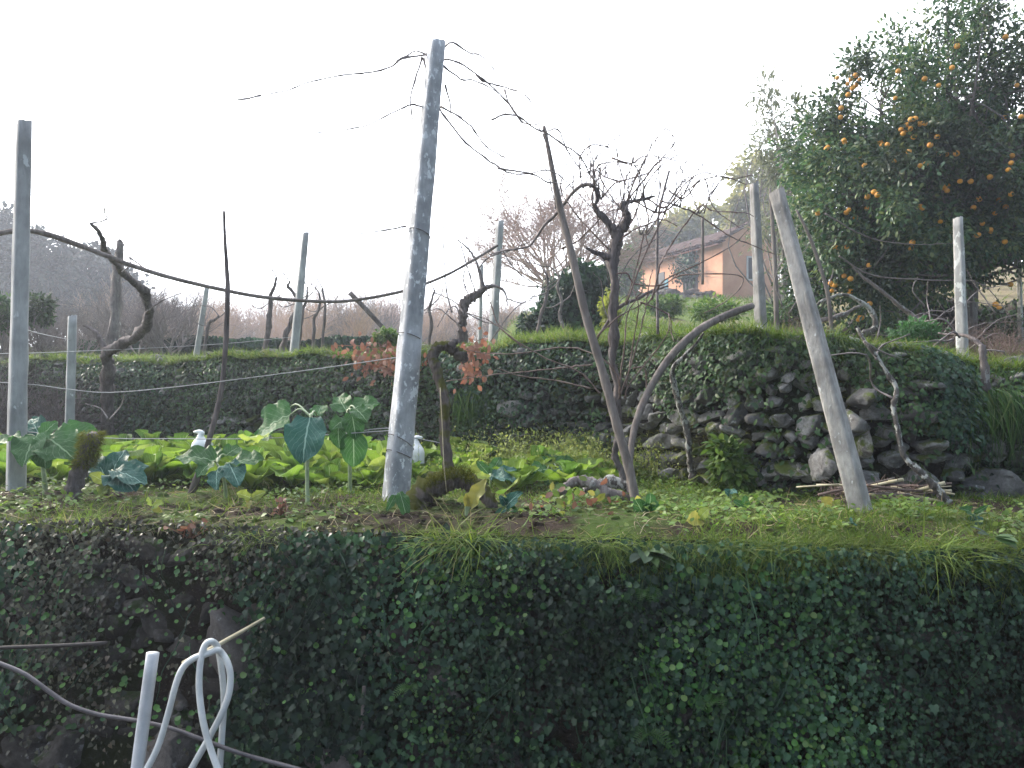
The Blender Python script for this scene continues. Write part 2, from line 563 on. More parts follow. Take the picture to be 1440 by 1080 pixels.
M['wood_grey'] = barkmat('weathered_pole', [(.09, .075, .065), (.17, .145, .13), (.25, .22, .2)], None, .6, 12, .08)
M['wood_dark'] = barkmat('dark_stick', [(.06, .05, .048), (.12, .1, .092), (.19, .165, .155)], None, .6, 12, .1)
M['vine'] = barkmat('vine_bark', [(.05, .042, .042), (.13, .11, .105), (.23, .2, .19)], None, .6, 16, .12, .92, 1., None, .02)
M['vine_grey'] = barkmat('vine_bark_grey', [(.08, .068, .065), (.18, .155, .145), (.28, .25, .23)], (.33, .33, .31), .68, 16, .12, .92, 1., None, .02)
M['vine_moss'] = barkmat('vine_bark_mossy', [(.05, .04, .035), (.13, .105, .09), (.22, .19, .17)], None, .6, 14, .15, .92, 1., (.075, .075, .015), .02)
M['lichen_branch'] = barkmat('lichen_bark', [(.04, .034, .032), (.1, .088, .08), (.17, .155, .14)], (.34, .34, .31), .55, 16, .3, .92, 1., None, .015)
M['cane'] = plainmat('vine_cane', [(.09, .055, .045), (.2, .14, .115)], .7, 60)
M['cane_grey'] = plainmat('vine_cane_grey', [(.1, .08, .08), (.22, .19, .18)], .7, 60)
M['twig'] = plainmat('bare_twig', [(.14, .115, .11), (.26, .225, .215)], .9, 8)
M['twig_pink'] = plainmat('bare_twig_pink', [(.36, .25, .21), (.5, .37, .32)], .9, 8)
M['twig_warm'] = plainmat('bare_twig_warm', [(.36, .23, .15), (.5, .35, .24)], .9, 4)
M['rod'] = plainmat('dark_rod', [(.025, .02, .018), (.05, .042, .038)], .7, 20)
M['wire'] = plainmat('galvanised_wire', [(.22, .22, .22), (.4, .4, .4)], .5, 30, .5)
M['orange_leaf'] = leafmat('orange_tree_leaf', [(.02, .055, .024), (.035, .085, .034), (.06, .12, .045), (.025, .065, .03), (.12, .17, .06), (.045, .1, .05), (.15, .18, .06), (.03, .075, .035)], .3, .4, .35, 1., None, 1.1)
M['evergreen'] = leafmat('evergreen_leaf', [(.02, .035, .03), (.04, .055, .04), (.03, .042, .036), (.06, .06, .045)], .15, .6, .3, 1., None, .7)
M['grey_leaf'] = leafmat('grey_green_leaf', [(.10, .12, .07), (.16, .17, .10), (.08, .10, .07)], .4, .5, .3, .4, None, .6)
M['gold_leaf'] = leafmat('yellow_green_leaf', [(.2, .2, .05), (.28, .26, .08), (.16, .18, .05)], .4, .5, .3, .4, None, .6)
M['bush_leaf'] = leafmat('bush_leaf', [(.05, .11, .025), (.09, .16, .035), (.14, .2, .045)], .35, .5, .2)
M['yel_bush'] = leafmat('yellow_bush_leaf', [(.2, .24, .04), (.28, .3, .06)], .4, .5)
M['orange'] = plainmat('orange_peel', [(.58, .22, .025), (.75, .36, .05)], .45, 16, .4)
M['plastic_white'] = plainmat('white_plastic', [(.72, .73, .74), (.82, .82, .82)], .35, 6)
M['hose'] = plainmat('grey_hose', [(.44, .45, .43), (.66, .67, .65)], .55, 9, .4, .3)
M['pipe'] = plainmat('pvc_pipe', [(.36, .37, .38), (.6, .61, .62)], .5, 6, .4, .3)
M['dark_hose'] = plainmat('dark_pipe', [(.05, .042, .045), (.15, .13, .13)], .35, 14, .5)
M['reed'] = plainmat('cane_stick', [(.3, .25, .14), (.48, .43, .3)], .6, 20)
M['mossy'] = leafmat('moss_tuft', [(.10, .11, .015), (.16, .16, .022), (.06, .08, .012)], .2, .9, .1)

# ================================================================== the ground in terraces
GZ = .95


def yf(x):                                        # top edge of the front wall
    return 3.42 - .128 * np.asarray(x, float)


W2X = A([-20, -9, -4.7, -3.0, -1.43, 0, .9, 1.25, 1.5, 1.9, 2.4, 2.60, 2.72, 2.95, 3.2, 4.2, 8, 20])
W2Y = A([11.4, 9.3, 8.4, 7.8, 7.15, 6.5, 6.0, 5.35, 4.98, 4.80, 4.68, 4.78, 5.2, 5.22, 4.95, 4.7, 4.2, 3.2])
TZX = A([-20, -9, -4.7, -1.43, 0, .9, 1.4, 1.9, 2.4, 2.7, 3.2, 8, 20])
TZY = A([1.84, 1.84, 1.84, 1.86, 1.9, 1.92, 1.93, 1.93, 1.78, 1.76, 1.68, 1.6, 1.6])


def yw(x): return np.interp(x, W2X, W2Y)
def topz(x): return np.interp(x, TZX, TZY) + .022 * np.sin(np.asarray(x) * 2.3 + .7) + .018 * np.sin(np.asarray(x) * 5.9) + .012 * np.sin(np.asarray(x) * 13.1 + 1.)


def gz(x, y):                                     # garden terrace height
    x = np.atleast_1d(np.asarray(x, float)); y = np.atleast_1d(np.asarray(y, float))
    p = np.stack([x, y, x * 0], 1)
    e = smooth(0, .35, y - yf(x))
    return GZ - .05 + .05 * e + .035 * fbm(p, .55, 4) * e + .012 * fbm(p, 3, 3) + .05 * smooth(1.5, 3.5, y - yf(x))


def gz1(x, y): return float(gz(x, y)[0])


def hz(x, y):                                     # hillside height
    x = np.atleast_1d(np.asarray(x, float)); y = np.atleast_1d(np.asarray(y, float))
    b = topz(x)
    left = np.interp(y, [7, 8.5, 13.0, 13.5, 20, 60, 170], [0, 0, .16, .40, .45, .7, 1.5])
    mid = np.interp(y, [6, 7, 12, 20, 40, 60, 90, 170], [0, .03, .65, 1.75, 4.35, 6.4, 8.5, 9])
    right = np.interp(y, [5, 9.7, 10.1, 14, 30, 60, 170], [0, .42, .92, 1.4, 4.6, 8.5, 11])
    a = x / y
    wl = 1 - smooth(-.07, .10, a + .02 * np.sin(y * .3)); wr = smooth(.36, .47, a)
    p = np.stack([x, y, x * 0], 1)
    s = y - yw(x)
    nz = .05 * fbm(p, .5, 4) * smooth(0, 1.5, s) + .22 * fbm(p, .09, 3, seed=3) * smooth(8, 25, s)
    return b + wl * left + wr * right + (1 - wl - wr) * mid + nz


def hz1(x, y): return float(hz(x, y)[0])


def PG(px, d, z=None):                            # point on the garden under photo column px at distance d
    x = (px - 720) / F * d
    return A([x, d, gz1(x, d) if z is None else z])


def PH(px, d):
    x = (px - 720) / F * d
    return A([x, d, hz1(x, d)])


def gridmesh(X, Y, Z):
    n, m = X.shape
    V = np.stack([X, Y, Z], -1).reshape(-1, 3)
    i = np.arange(n * m).reshape(n, m)
    f = np.stack([i[:-1, :-1], i[:-1, 1:], i[1:, 1:], i[1:, :-1]], -1).reshape(-1, 4)
    return MB().add(V, [f])


xs = np.unique(np.concatenate([np.linspace(-20, -5, 40), np.linspace(-5, 5, 260), np.linspace(5, 20, 40)]))
# yard at the wall's foot
X, Y = np.meshgrid(np.linspace(-40, 40, 60), np.linspace(-40, 6.5, 60))
g = gridmesh(X, Y, 0 * X - .35 + .01 * np.sin(X * 3) * np.sin(Y * 2.3)); tag(g.build('ground', M['yard']), kind='structure')
# garden terrace
u = np.linspace(0, 1, 110)[:, None]
Xg = np.tile(xs, (110, 1)); y0 = yf(xs) + .06; y1 = yw(xs) + .3
Yg = y0 + u * (y1 - y0)
Zg = gz(Xg.ravel(), Yg.ravel()).reshape(Xg.shape)
tag(gridmesh(Xg, Yg, Zg).build('garden_terrace', M['soil']), kind='structure')
# hillside
xh = np.unique(np.concatenate([np.linspace(-110, -20, 40), np.linspace(-20, 20, 320), np.linspace(20, 110, 40)]))
sh = np.concatenate([np.linspace(0.02, 8, 90), np.linspace(8.1, 40, 100), np.linspace(41, 150, 50)])[:, None]
Xh = np.tile(xh, (len(sh), 1))
Yh = yw(np.clip(xh, -20, 20)) + sh
Zh = hz(Xh.ravel(), Yh.ravel()).reshape(Xh.shape)
tag(gridmesh(Xh, Yh, Zh).build('hillside', M['hill']), kind='structure')


# ================================================================== front retaining wall
def fw(x, z):                                     # face of the front wall
    x = np.asarray(x, float); z = np.asarray(z, float)
    p = np.stack([x, x * 0, z], -1)
    sh_ = p.shape; pp = p.reshape(-1, 3)
    return yf(x) + .02 - .14 * (1 - z / GZ) + .05 * fbm(pp, .8, 4, seed=5).reshape(sh_[:-1]) + .04 * np.clip((z - .8) / .15, 0, 1)


zs = np.linspace(-.4, .93, 80)
Xf, Zf = np.meshgrid(xs, zs)
wall1 = gridmesh(Xf, fw(Xf, Zf), Zf)
wall_t = thing('retaining_wall', (0, yf(0), 0), 'dark ivy-clad retaining wall along the bottom of the picture', 'retaining wall')
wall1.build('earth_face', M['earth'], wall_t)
st = MB()
slabs = [(330, 905, .30, .33), (470, 1050, .26, .18), (40, 850, .2, .16), (300, 860, .16, .12), (180, 990, .3, .2), (90, 1060, .34, .2), (1000, 1065, .22, .14), (880, 1045, .3, .15),
         (520, 800, .2, .08), (790, 905, .16, .09), (960, 1010, .2, .14), (250, 1050, .3, .16), (20, 960, .22, .14), (420, 960, .18, .2), (700, 1060, .25, .14)]
AXW = A([[1, -.128, 0], [.128, 1, 0], [0, 0, 1.]]); AXW[:2] /= np.linalg.norm(AXW[0])
for i, (px, py, w, h) in enumerate(slabs):
    d = 3.25
    for _ in range(4):
        q = P(px, py, d); d = float(fw(q[0], q[2]))
    q = P(px, py, d)
    if i in (0, 1, 11):
        sl = MB(); stone(sl, q + A([0, -.01, 0]), (w * 1.05, .26, h * 1.1), AXW, 100 + i); sl.build('boulder', M['slab'], wall_t)
        continue
    stone(st, q + A([0, .06 if i else .03, 0]), (w, .24, h), AXW, 100 + i)
for i in range(300):                              # smaller wall stones under the leaves
    x = rng.uniform(-4.5, 4.5); z = rng.uniform(-.3, .86)
    stone(st, A([x, float(fw(x, z)) + .055, z]), (rng.uniform(.14, .34), .2, rng.uniform(.09, .18)), AXW, 300 + i, ICO2)
st.build('stonework', M['stone_dark'], wall_t)


def on_front(n, xr, zr, dens=None):
    x = rng.uniform(*xr, n); z = rng.uniform(*zr, n)
    if dens is not None:
        k = rng.uniform(0, 1, n) < dens(x, z)
        x, z = x[k], z[k]
    return x, z


def pxof(x): return 720 + x / yf(x) * F           # photo column of a wall point
def nzw(x, z, f, s): return fbm(np.stack([x, x * 0, z], -1), f, 3, seed=s)


def wall_leaves(mb, tpl, x, z, size, depth=(.0, .10), droop=1., up=.45, spread=.45):
    n = len(x)
    y = fw(x, z) - rng.uniform(*depth, n) - .07 * np.maximum(nzw(x, z, 1.7, 15) + .25, 0) - .03 * nzw(x, z, 4.5, 16)
    fwd = unit(np.stack([rnd(n, -1, 1) * .75, -rng.uniform(.1, .6, n), -droop * rng.uniform(.25, 1, n)], 1))
    nr = unit(np.stack([rnd(n) * spread, -np.ones(n), up + rnd(n) * spread], 1))
    scatter(mb, tpl, np.stack([x, y, z + .01], 1), fwd, nr, size)


def bare(x, z):                                   # the exposed slab and the dark hollows low on the left
    px = pxof(x); py = 540 + (CAMZ - z) / yf(x) * F
    a = np.exp(-(((px - 330) / 50) ** 2 + ((py - 905) / 62) ** 2) ** 2)
    b = smooth(70, 130, py - (930 + .28 * px)) * (px < 420)
    c = np.exp(-(((px - 470) / 60) ** 2 + ((py - 1050) / 40) ** 2) ** 2)
    e = np.exp(-(((px - 790) / 40) ** 2 + ((py - 1005) / 28) ** 2) ** 2)
    return np.clip(a + .9 * b + c + e, 0, 1)


ivy = MB()
x, z = on_front(46000, (-1.3, 4.0), (-.2, .93), lambda x, z: (.28 + .72 * smooth(-.35, .35, nzw(x, z, .9, 1) + .7 * smooth(1000, 1200, pxof(x)) + .5 * smooth(560, 470, pxof(x)))) * (1 - bare(x, z)) * smooth(330, 540, pxof(x) + 110 * nzw(x, z, 1.4, 9)))
big = smooth(620, 480, pxof(x))
wall_leaves(ivy, IVY, x, z, (.017 + .010 * big + .020 * rng.uniform(0, 1, len(x)) ** 3 + .006 * np.clip(nzw(x, z, .8, 18), -.6, 1)) * (1 - .15 * smooth(1000, 1200, pxof(x))), (.0, .12), 1., .5, 1.0)
x, z = on_front(2600, (-6, -2.2), (0, .93)); wall_leaves(ivy, IVY2, x, z, rng.uniform(.03, .05, len(x)))
x, z = on_front(2600, (4.4, 7), (0, .93)); wall_leaves(ivy, IVY, x, z, rng.uniform(.03, .05, len(x)))
tag(ivy.build('wall_ivy', M['ivy']), 'dark ivy leaves matting the retaining wall', 'ivy', kind='stuff')
iv2 = MB()
x, z = on_front(19000, (-2.7, .1), (-.2, .95), lambda x, z: (.06 + .94 * smooth(-.35, .55, nzw(x, z, 1.3, 2) + .55 * smooth(.62, .9, z))) * (1 - bare(x, z) * .97) * smooth(540, 380, pxof(x) + 110 * nzw(x, z, 1.4, 9)))
wall_leaves(iv2, IVY2, x, z, rng.uniform(.012, .028, len(x)), (.0, .12), .7, .7, 1.1)
tag(iv2.build('wall_creeper', M['ivy_olive']), 'small olive creeper leaves on the left of the retaining wall', 'creeper', kind='stuff')
ib = MB()                                        # larger ivy leaves standing out of the mat in patches
x, z = on_front(5200, (-1.3, 3.2), (-.1, .93), lambda x, z: smooth(.0, .5, nzw(x, z, 1.0, 23) + .35 * smooth(760, 520, pxof(x))) * (1 - bare(x, z)) * smooth(380, 480, pxof(x)) * (1 - .85 * smooth(900, 1100, pxof(x))))
wall_leaves(ib, IVY, x, z, .024 + .022 * rng.uniform(0, 1, len(x)) ** 1.5, (.08, .17), 1., .45, .8)
for i in range(90):                               # woody runners
    x0 = rng.uniform(-2.6, 2.6); z0 = rng.uniform(.2, .9); L_ = rng.uniform(.12, .4)
    dx = rnd(1)[0] * .2
    pp = [A([x0 + dx * t + .01 * rnd(1)[0], float(fw(x0 + dx * t, max(z0 - L_ * t, -.2))) - .10 - .05 * math.sin(t * 3), z0 - L_ * t]) for t in np.linspace(0, 1, 5)]
    tube(ib, pp, [.003, .0015], 4, 3, cap=False)
tag(ib.build('large_leaf_ivy', M['ivy']), 'patches of larger ivy leaves and runners standing out of the wall ivy', 'ivy', kind='stuff')
pn = MB()
x, z = on_front(9000, (-1.0, 2.6), (.03, .9), lambda x, z: (smooth(-.1, .5, nzw(x, z, 1.5, 4)) * .95 + .05) * (1 - bare(x, z)) * smooth(420, 560, pxof(x)) * (1 - .85 * smooth(1080, 1250, pxof(x))))
wall_leaves(pn, ROUND, x, z, .010 + .018 * rng.uniform(0, 1, len(x)) ** 1.6, (.04, .13), .5, .35, .45)
x, z = on_front(500, (-2.6, -.8), (.03, .9)); wall_leaves(pn, ROUND, x, z, rng.uniform(.014, .028, len(x)), (.06, .12), .5, .5, .4)
tag(pn.build('pennywort', M['penny']), 'round green pennywort leaves growing among the wall ivy', 'pennywort', kind='stuff')
# moss cushions on the wall
ms = MB()
x, z = on_front(9000, (-2.6, 2.6), (.02, .9), lambda x, z: smooth(.2, .6, nzw(x, z, 1.1, 12)))
n = len(x); scatter(ms, BLADES[0], np.stack([x, fw(x, z) + .01, z], 1), unit(np.stack([rnd(n) * .5, -np.ones(n), .3 + rnd(n) * .6], 1)), jitdir((0, 0, 1), n, .5), rng.uniform(.02, .05, n), 1.6)
tag(ms.build('wall_moss', M['mossy']), 'olive moss on the retaining wall face', 'moss', kind='stuff')

FR = 0


def fern(base, out, length, name='fern', fronds=5):
    mb = MB(); n = 0
    for k in range(fronds):
        a = rnd(1)[0] * .9
        d0 = unit(A([math.sin(a * 1.6) * 1.1 + out[0], -.75, .5 + rnd(1)[0] * .3]))
        pts = [A(base, ) + d0 * length * t + A([0, 0, -.75 * length * t * t]) for t in np.linspace(0, 1, 7)]
        tube(mb, pts, [.0018, .0008], 4)
        q = catmull(pts, 2); tg = unit(np.gradient(q, axis=0)); side = unit(np.cross(tg, A([0, -.4, 1.])))
        m = len(q)
        for s in (-1, 1):
            w = length * .27 * np.sin(np.linspace(.25, 1, m) * math.pi) ** .7 + .004
            scatter(mb, LANCE, q, side * s + tg * .35, np.cross(tg, side) + 0 * tg, w, .8)
    o = mb.build(name, M['fern'], origin=base)
    return o


fern_at = [(665, 815, 'small fern frond drooping below the grass tuft near the middle of the wall'), (868, 840, 'largest fern fan, bright green, right of centre on the wall'), (812, 878, 'short fern tuft above the bare wall stone'),
           (905, 830, 'fern clump at the upper right of the fern fan'), (1010, 980, 'fern low on the right part of the retaining wall'), (575, 965, 'fern beside the thin stick against the wall'), (915, 1030, 'fern near the bottom of the wall right of centre')]
for px, py, lb in fern_at:
    d = 3.2
    for _ in range(4):
        q = P(px, py, d); d = float(fw(q[0], q[2])) - .12
    tag(fern(P(px, py, d), (rnd(1)[0] * .5, 0, 0), rng.uniform(.08, .13), fronds=int(rng.integers(2, 5))), lb, 'fern', 'ferns on the retaining wall')


def broad(base, name, label, cat, n, size, mat, tpl=OVAL, up=.5, back=0.):
    mb = MB()
    az = rng.uniform(0, 6.28, n)
    fwd = unit(np.stack([np.cos(az), np.sin(az) - .3 + back, up + rnd(n) * .35], 1))
    nr = unit(np.stack([-np.cos(az) * up, -np.sin(az) * up - .1, np.ones(n)], 1) + rng.normal(size=(n, 3)) * .2)
    scatter(mb, tpl, A(base, ) + fwd * size * .15, fwd, nr, size * rng.uniform(.6, 1.15, n))
    return tag(mb.build(name, mat, origin=base), label, cat)


for px, py, s, n, lb in [(905, 775, .13, 9, 'broad-leaved weed drooping over the wall top right of centre'), (1195, 860, .12, 10, 'dark dock plant hanging out of the ivy on the right'), (625, 765, .09, 6, 'small leafy weed at the wall top beside the long grass'),
                         (1290, 905, .1, 6, 'single broad-leaved weed low in the right-hand ivy'), (1395, 755, .09, 8, 'leafy weed at the wall top near the right edge')]:
    d = 3.1
    for _ in range(4):
        q = P(px, py, d); d = float(fw(q[0], min(q[2], .92))) - .09
    broad(P(px, py, d), 'dock_plant', lb, 'weed', n, s, M['creeper'], OVAL, .1, -.5)

# ================================================================== second wall, dry stone
seg_len = np.concatenate([[0], np.cumsum(np.hypot(np.diff(W2X), np.diff(W2Y)))])
LEN2 = seg_len[-1]


def w2(t):                                        # arc length -> point, normal (towards the garden)
    x = np.interp(t, seg_len, W2X); y = np.interp(t, seg_len, W2Y)
    e = .25
    tx = np.interp(t + e, seg_len, W2X) - np.interp(t - e, seg_len, W2X)
    ty = np.interp(t + e, seg_len, W2Y) - np.interp(t - e, seg_len, W2Y)
    l = np.hypot(tx, ty)
    return x, y, ty / l, -tx / l                  # normal = (ty,-tx)


def tof(x): return np.interp(x, W2X, seg_len)


ts = np.concatenate([np.linspace(0, tof(-6), 60), np.linspace(tof(-6) + .01, tof(5), 320), np.linspace(tof(5) + .01, LEN2, 60)])
hs = np.linspace(0, 1, 26)
T2, H2 = np.meshgrid(ts, hs)


def w2face(t, h, seed=21, amp=.06):               # h 0..1 up the wall
    x, y, nx, ny = w2(t)
    zb = GZ - .1; zt = topz(x) + .02
    z = zb + h * (zt - zb)
    o = .14 * (1 - h) - .02 + amp * fbm(np.stack([x, y, z], -1).reshape(-1, 3), .7, 4, seed=seed).reshape(np.shape(x)) - .12 * np.clip((h - .85) / .15, 0, 1)
    return np.stack([x + nx * o, y + ny * o, z], -1), np.stack([nx, ny, 0 * nx], -1)


V2f, _ = w2face(T2, H2)
w2t = thing('dry_stone_wall', (0, 6.5, GZ), 'mossy dry-stone terrace wall behind the vegetable bed', 'stone wall')
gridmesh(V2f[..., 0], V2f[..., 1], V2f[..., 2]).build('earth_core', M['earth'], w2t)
sm = MB(); k = 0
h = 0.0
while h < .97:
    rh = rng.uniform(.06, .13) if h < .6 else rng.uniform(.05, .1)
    t = tof(-5.2) + rng.uniform(0, .2)
    while t < tof(4.6):
        wd = rng.uniform(.07, .17) * (1.2 if h < .3 else 1) * (1.7 if rng.uniform() < .15 else 1)
        q, nn = w2face(A([t + wd / 2]), A([min(h + rh / 2, 1)]))
        nn = nn[0]; q = q[0]
        tang = A([-nn[1], nn[0], 0])
        ax = A([tang, nn, [0, 0, 1.]])
        a = rnd(1)[0] * .5; ca, sa = math.cos(a), math.sin(a)
        ax = A([ax[0] * ca + ax[2] * sa, ax[1], ax[2] * ca - ax[0] * sa])
        k += 1
        near = t > tof(.3)
        stone(sm, q + nn * rng.uniform(-.08, .04) + A([0, 0, rnd(1)[0] * .02]), (wd * 1.04, rng.uniform(.16, .28), rh * .98 * rng.uniform(.7, 1.5)), ax, 1000 + k, ICO3 if near else ICO2)
        t += wd * rng.uniform(.85, 1.0)
    h += rh / 1.0 * .95
for px, py, d, w, h_ in [(936, 655, 5.75, .26, .3), (1192, 590, 4.5, .14, .14), (1290, 670, 4.6, .16, .16), (1395, 690, 4.7, .34, .36), (1385, 630, 4.75, .2, .16), (1130, 660, 4.75, .3, .1), (1215, 560, 4.52, .12, .14), (960, 590, 5.7, .15, .14), (725, 575, 6.35, .26, .14), (1212, 625, 4.5, .11, .16), (1155, 650, 4.55, .14, .2)]:
    k += 1
    stone(sm, P(px, py, d), (w, .3, h_), A([[1, -.1, 0], [.1, 1, 0], [0, 0, 1.]]), 3000 + k)
sm.build('stonework', M['stone'], w2t)


def w2leaves(mb, tpl, n, dens, size, out=(.06, .2), tr=(-5.6, 5), hr=(0, 1.03), droop=.7, up=.5, spread=.5):
    t = rng.uniform(tof(tr[0]), tof(tr[1]), n); hh = rng.uniform(*hr, n)
    x = np.interp(t, seg_len, W2X)
    keep = rng.uniform(0, 1, n) < dens(x, hh)
    t, hh = t[keep], hh[keep]; n = len(t)
    q, nn = w2face(t, hh)
    q = q + nn * rng.uniform(*out, n)[:, None]
    fwd = unit(nn * rng.uniform(.1, .6, n)[:, None] + np.stack([rnd(n) * .7, rnd(n) * .3, -droop * rng.uniform(.2, 1, n)], 1))
    nr = unit(nn + np.stack([rnd(n) * spread, rnd(n) * spread, up + rnd(n) * spread], 1))
    s = rng.uniform(size[0], size[1], n)
    scatter(mb, tpl, q, fwd, nr, s)


def n2(x, h, f, s): return fbm(np.stack([x, 0 * x, h], -1), f, 3, seed=s)


cr = MB()
cover = lambda x, h: smooth(-.35, .25, n2(x, h, .8, 31) + .75 * (h - .45) + .2 * smooth(-.6, -2, x) - .5 * smooth(1.45, 1.7, x) * smooth(2.4, 2.15, x) * smooth(1.0, .8, h) - .34 * smooth(.4, 1.0, x) * smooth(1.0, .5, h) - .3 * smooth(.5, .1, h))
w2leaves(cr, IVY2, 34000, cover, (.014, .034), hr=(0, .97))
w2leaves(cr, IVY2, 14000, lambda x, h: smooth(.0, .4, n2(x, h, 2.2, 47) - .35 * smooth(1.45, 1.7, x) * smooth(2.4, 2.15, x)), (.016, .036), tr=(.6, 4.5), hr=(.05, .97))
w2leaves(cr, OVAL, 5500, lambda x, h: smooth(.05, .4, n2(x, h, 1.1, 35)), (.02, .055), (.08, .2), hr=(0, .97))
tag(cr.build('terrace_wall_creeper', M['creeper']), 'small-leaved green creeper on the dry-stone wall', 'creeper', kind='stuff')
iv3 = MB()
w2leaves(iv3, IVY2, 20000, lambda x, h: smooth(.0, .5, n2(x, h, .6, 36) + .5 * smooth(-.8, -2.2, x) - .38 + .6 * (h - .55) - .4 * smooth(.5, 1.1, x)), (.02, .042), (.08, .22), hr=(0, .97))
w2leaves(iv3, IVY2, 5000, lambda x, h: smooth(-.2, .3, n2(x, h, 1.2, 77)), (.018, .036), (.05, .2), (2.4, 2.9), (.2, 1))
tag(iv3.build('terrace_wall_ivy', M['ivy']), 'dark glossy ivy hanging on the dry-stone wall', 'ivy', kind='stuff')
mo = MB()
w2leaves(mo, BLADES[0], 42000, lambda x, h: smooth(.05, .4, n2(x, h, 1.6, 41) + .2 * smooth(.8, .2, h)), (.015, .04), (.07, .14), droop=.1, up=1.2)
tag(mo.build('terrace_wall_moss', M['mossy']), 'yellow-green moss cushions on the dry-stone wall', 'moss', kind='stuff')


def blades(mb, pos, length, spread=.45, lean=(0, 0, 1.), wid=1.0, down=0.0):
    n = len(pos)
    length = np.broadcast_to(length, (n,))
    kk = rng.integers(0, 3, n)
    d = unit(np.tile(A(lean, ), (n, 1)) + rng.normal(size=(n, 3)) * A([spread, spread, spread * .3]) + A([0, 0, -down]))
    side = rng.normal(size=(n, 3)); nr = unit(d * -.2 + A([0, 0, 1.]) * .7 + side * .5)
    for j in range(3):
        s = kk == j
        scatter(mb, BLADES[j], pos[s], d[s], nr[s], length[s], wid)


# hanging grass over the second wall's edge, thick on the right
hg = MB()
n = 20000
t = rng.uniform(tof(-5.6), tof(5), n); x = np.interp(t, seg_len, W2X)
kp = rng.uniform(0, 1, n) < .25 + .5 * smooth(.7, 1.6, x)
t = t[kp]; n = len(t)
hh = 1.01 - np.abs(rng.normal(size=n)) * .04 - .32 * rng.uniform(0, 1, n) ** 5 * smooth(1., 2., np.interp(t, seg_len, W2X))
q, nn = w2face(t, hh)
q = q + nn * rng.uniform(.02, .14, n)[:, None]
d = unit(nn * rng.uniform(.3, 1.2, n)[:, None] + A([0, 0, .25]) + rng.normal(size=(n, 3)) * A([.35, .35, .3]))
nr = unit(A([0, 0, 1.]) + nn * .3 + rng.normal(size=(n, 3)) * .3)
L = rng.uniform(.04, .15, n)
for j in range(3):
    s = np.arange(n) % 3 == j
    scatter(hg, BLADES[2 if j else 1], q[s], d[s], nr[s], L[s], .75)
tag(hg.build('overhanging_grass', M['grass_dark']), 'dark grass hanging over the edge of the dry-stone wall', 'grass', kind='stuff')
# long hanging beards of grass in the shaded corner on the right and mid wall
for px, py, d, w, ln, lb in [(1385, 560, 4.7, .22, .34, 'long dark beard of grass hanging in the shaded wall corner at right'), (667, 555, 6.5, .16, .3, 'beard of grass hanging on the wall right of the hooked vine stump'), (1335, 540, 5.0, .2, .4, 'thick grass curtain over the dark gap in the right wall')]:
    mb = MB(); n = 420
    pos = P(px, py, d) + np.stack([rnd(n) * w, rnd(n) * .06, rnd(n) * .06], 1)
    dd = unit(np.stack([rnd(n) * .25, -.55 + rnd(n) * .25, -.35 + rnd(n) * .35], 1)); nr = unit(A([0, -.3, 1.]) + rng.normal(size=(n, 3)) * .2)
    scatter(mb, BLADES[2], pos, dd, nr, rng.uniform(.5, 1, n) * ln, .5)
    tag(mb.build('grass_tuft', M['grass_dark'], origin=P(px, py, d)), lb, 'grass tuft')

# ================================================================== grass and weeds
gr = MB()
n = 85000
x = rng.uniform(-4.6, 4.6, n); uu = rng.uniform(0, 1, n) ** 1.4
y = yf(x) + .02 + uu * (yw(x) - yf(x) - .05)
nn_ = fbm(np.stack([x, y, 0 * x], 1), .9, 3, seed=51)
dn = .08 + smooth(-.35, .35, nn_ - .45 * smooth(.0, .15, y - yf(x)) * smooth(.75, .45, y - yf(x)) * smooth(-2.2, -1.2, x) * smooth(1.3, .6, x) + .4 * smooth(.0, 1.2, x) + .2 * smooth(.9, 1.8, y - yf(x)) - .35 * smooth(-.25, -1.6, x) * smooth(1.2, .4, y - yf(x)))
kp = rng.uniform(0, 1, n) < dn
x, y = x[kp], y[kp]
blades(gr, np.stack([x, y, gz(x, y) - .005], 1), rng.uniform(.02, .085, len(x)), .7)
tag(gr.build('garden_grass', M['grass']), 'short mixed grass on the garden terrace', 'grass', kind='stuff')
ed = MB()                                        # fringe on the front wall's edge
n = 13000
x = rng.uniform(-4.2, 4.2, n)
kp = rng.uniform(0, 1, n) < .12 + .88 * smooth(-.9, -.1, x + .4 * fbm(np.stack([x, 0 * x, 0 * x], 1), 1.2, 2, seed=8)) * (.45 + .55 * smooth(.2, 1.2, x))
x = x[kp]; n = len(x)
y = yf(x) + rng.uniform(-.03, .14, n)
zz = np.where(y < yf(x) + .06, GZ - .03, gz(x, y) - .005)
blades(ed, np.stack([x, y, zz], 1), rng.uniform(.03, .11, n), .6, (0, -.6, .65), .6)
n = 15000                                        # grass and moss draping down over the edge on the right
x = rng.uniform(-.6, 4.2, n); kp = rng.uniform(0, 1, n) < smooth(-.2, .7, nzw(x, 0 * x, 1.1, 88) + .9 * smooth(-.3, 1.6, x)); x = x[kp]; n = len(x)
z = .93 - np.abs(rng.normal(size=n)) * .06 * (1 + .8 * nzw(x, 0 * x, 1.6, 89))
z = np.clip(z, .7, .94)
pos = np.stack([x, fw(x, z) - rng.uniform(.03, .12, n), z], 1)
dd = unit(np.stack([rnd(n) * .6, -.6 + rnd(n) * .3, .2 + rnd(n) * .6], 1)); nr = unit(A([0, -.2, 1.]) + rng.normal(size=(n, 3)) * .35)
scatter(ed, BLADES[2], pos, dd, nr, rng.uniform(.025, .085, n), .7)
tag(ed.build('edge_grass', M['grass_lush']), 'grass fringe along the top edge of the retaining wall', 'grass', kind='stuff')
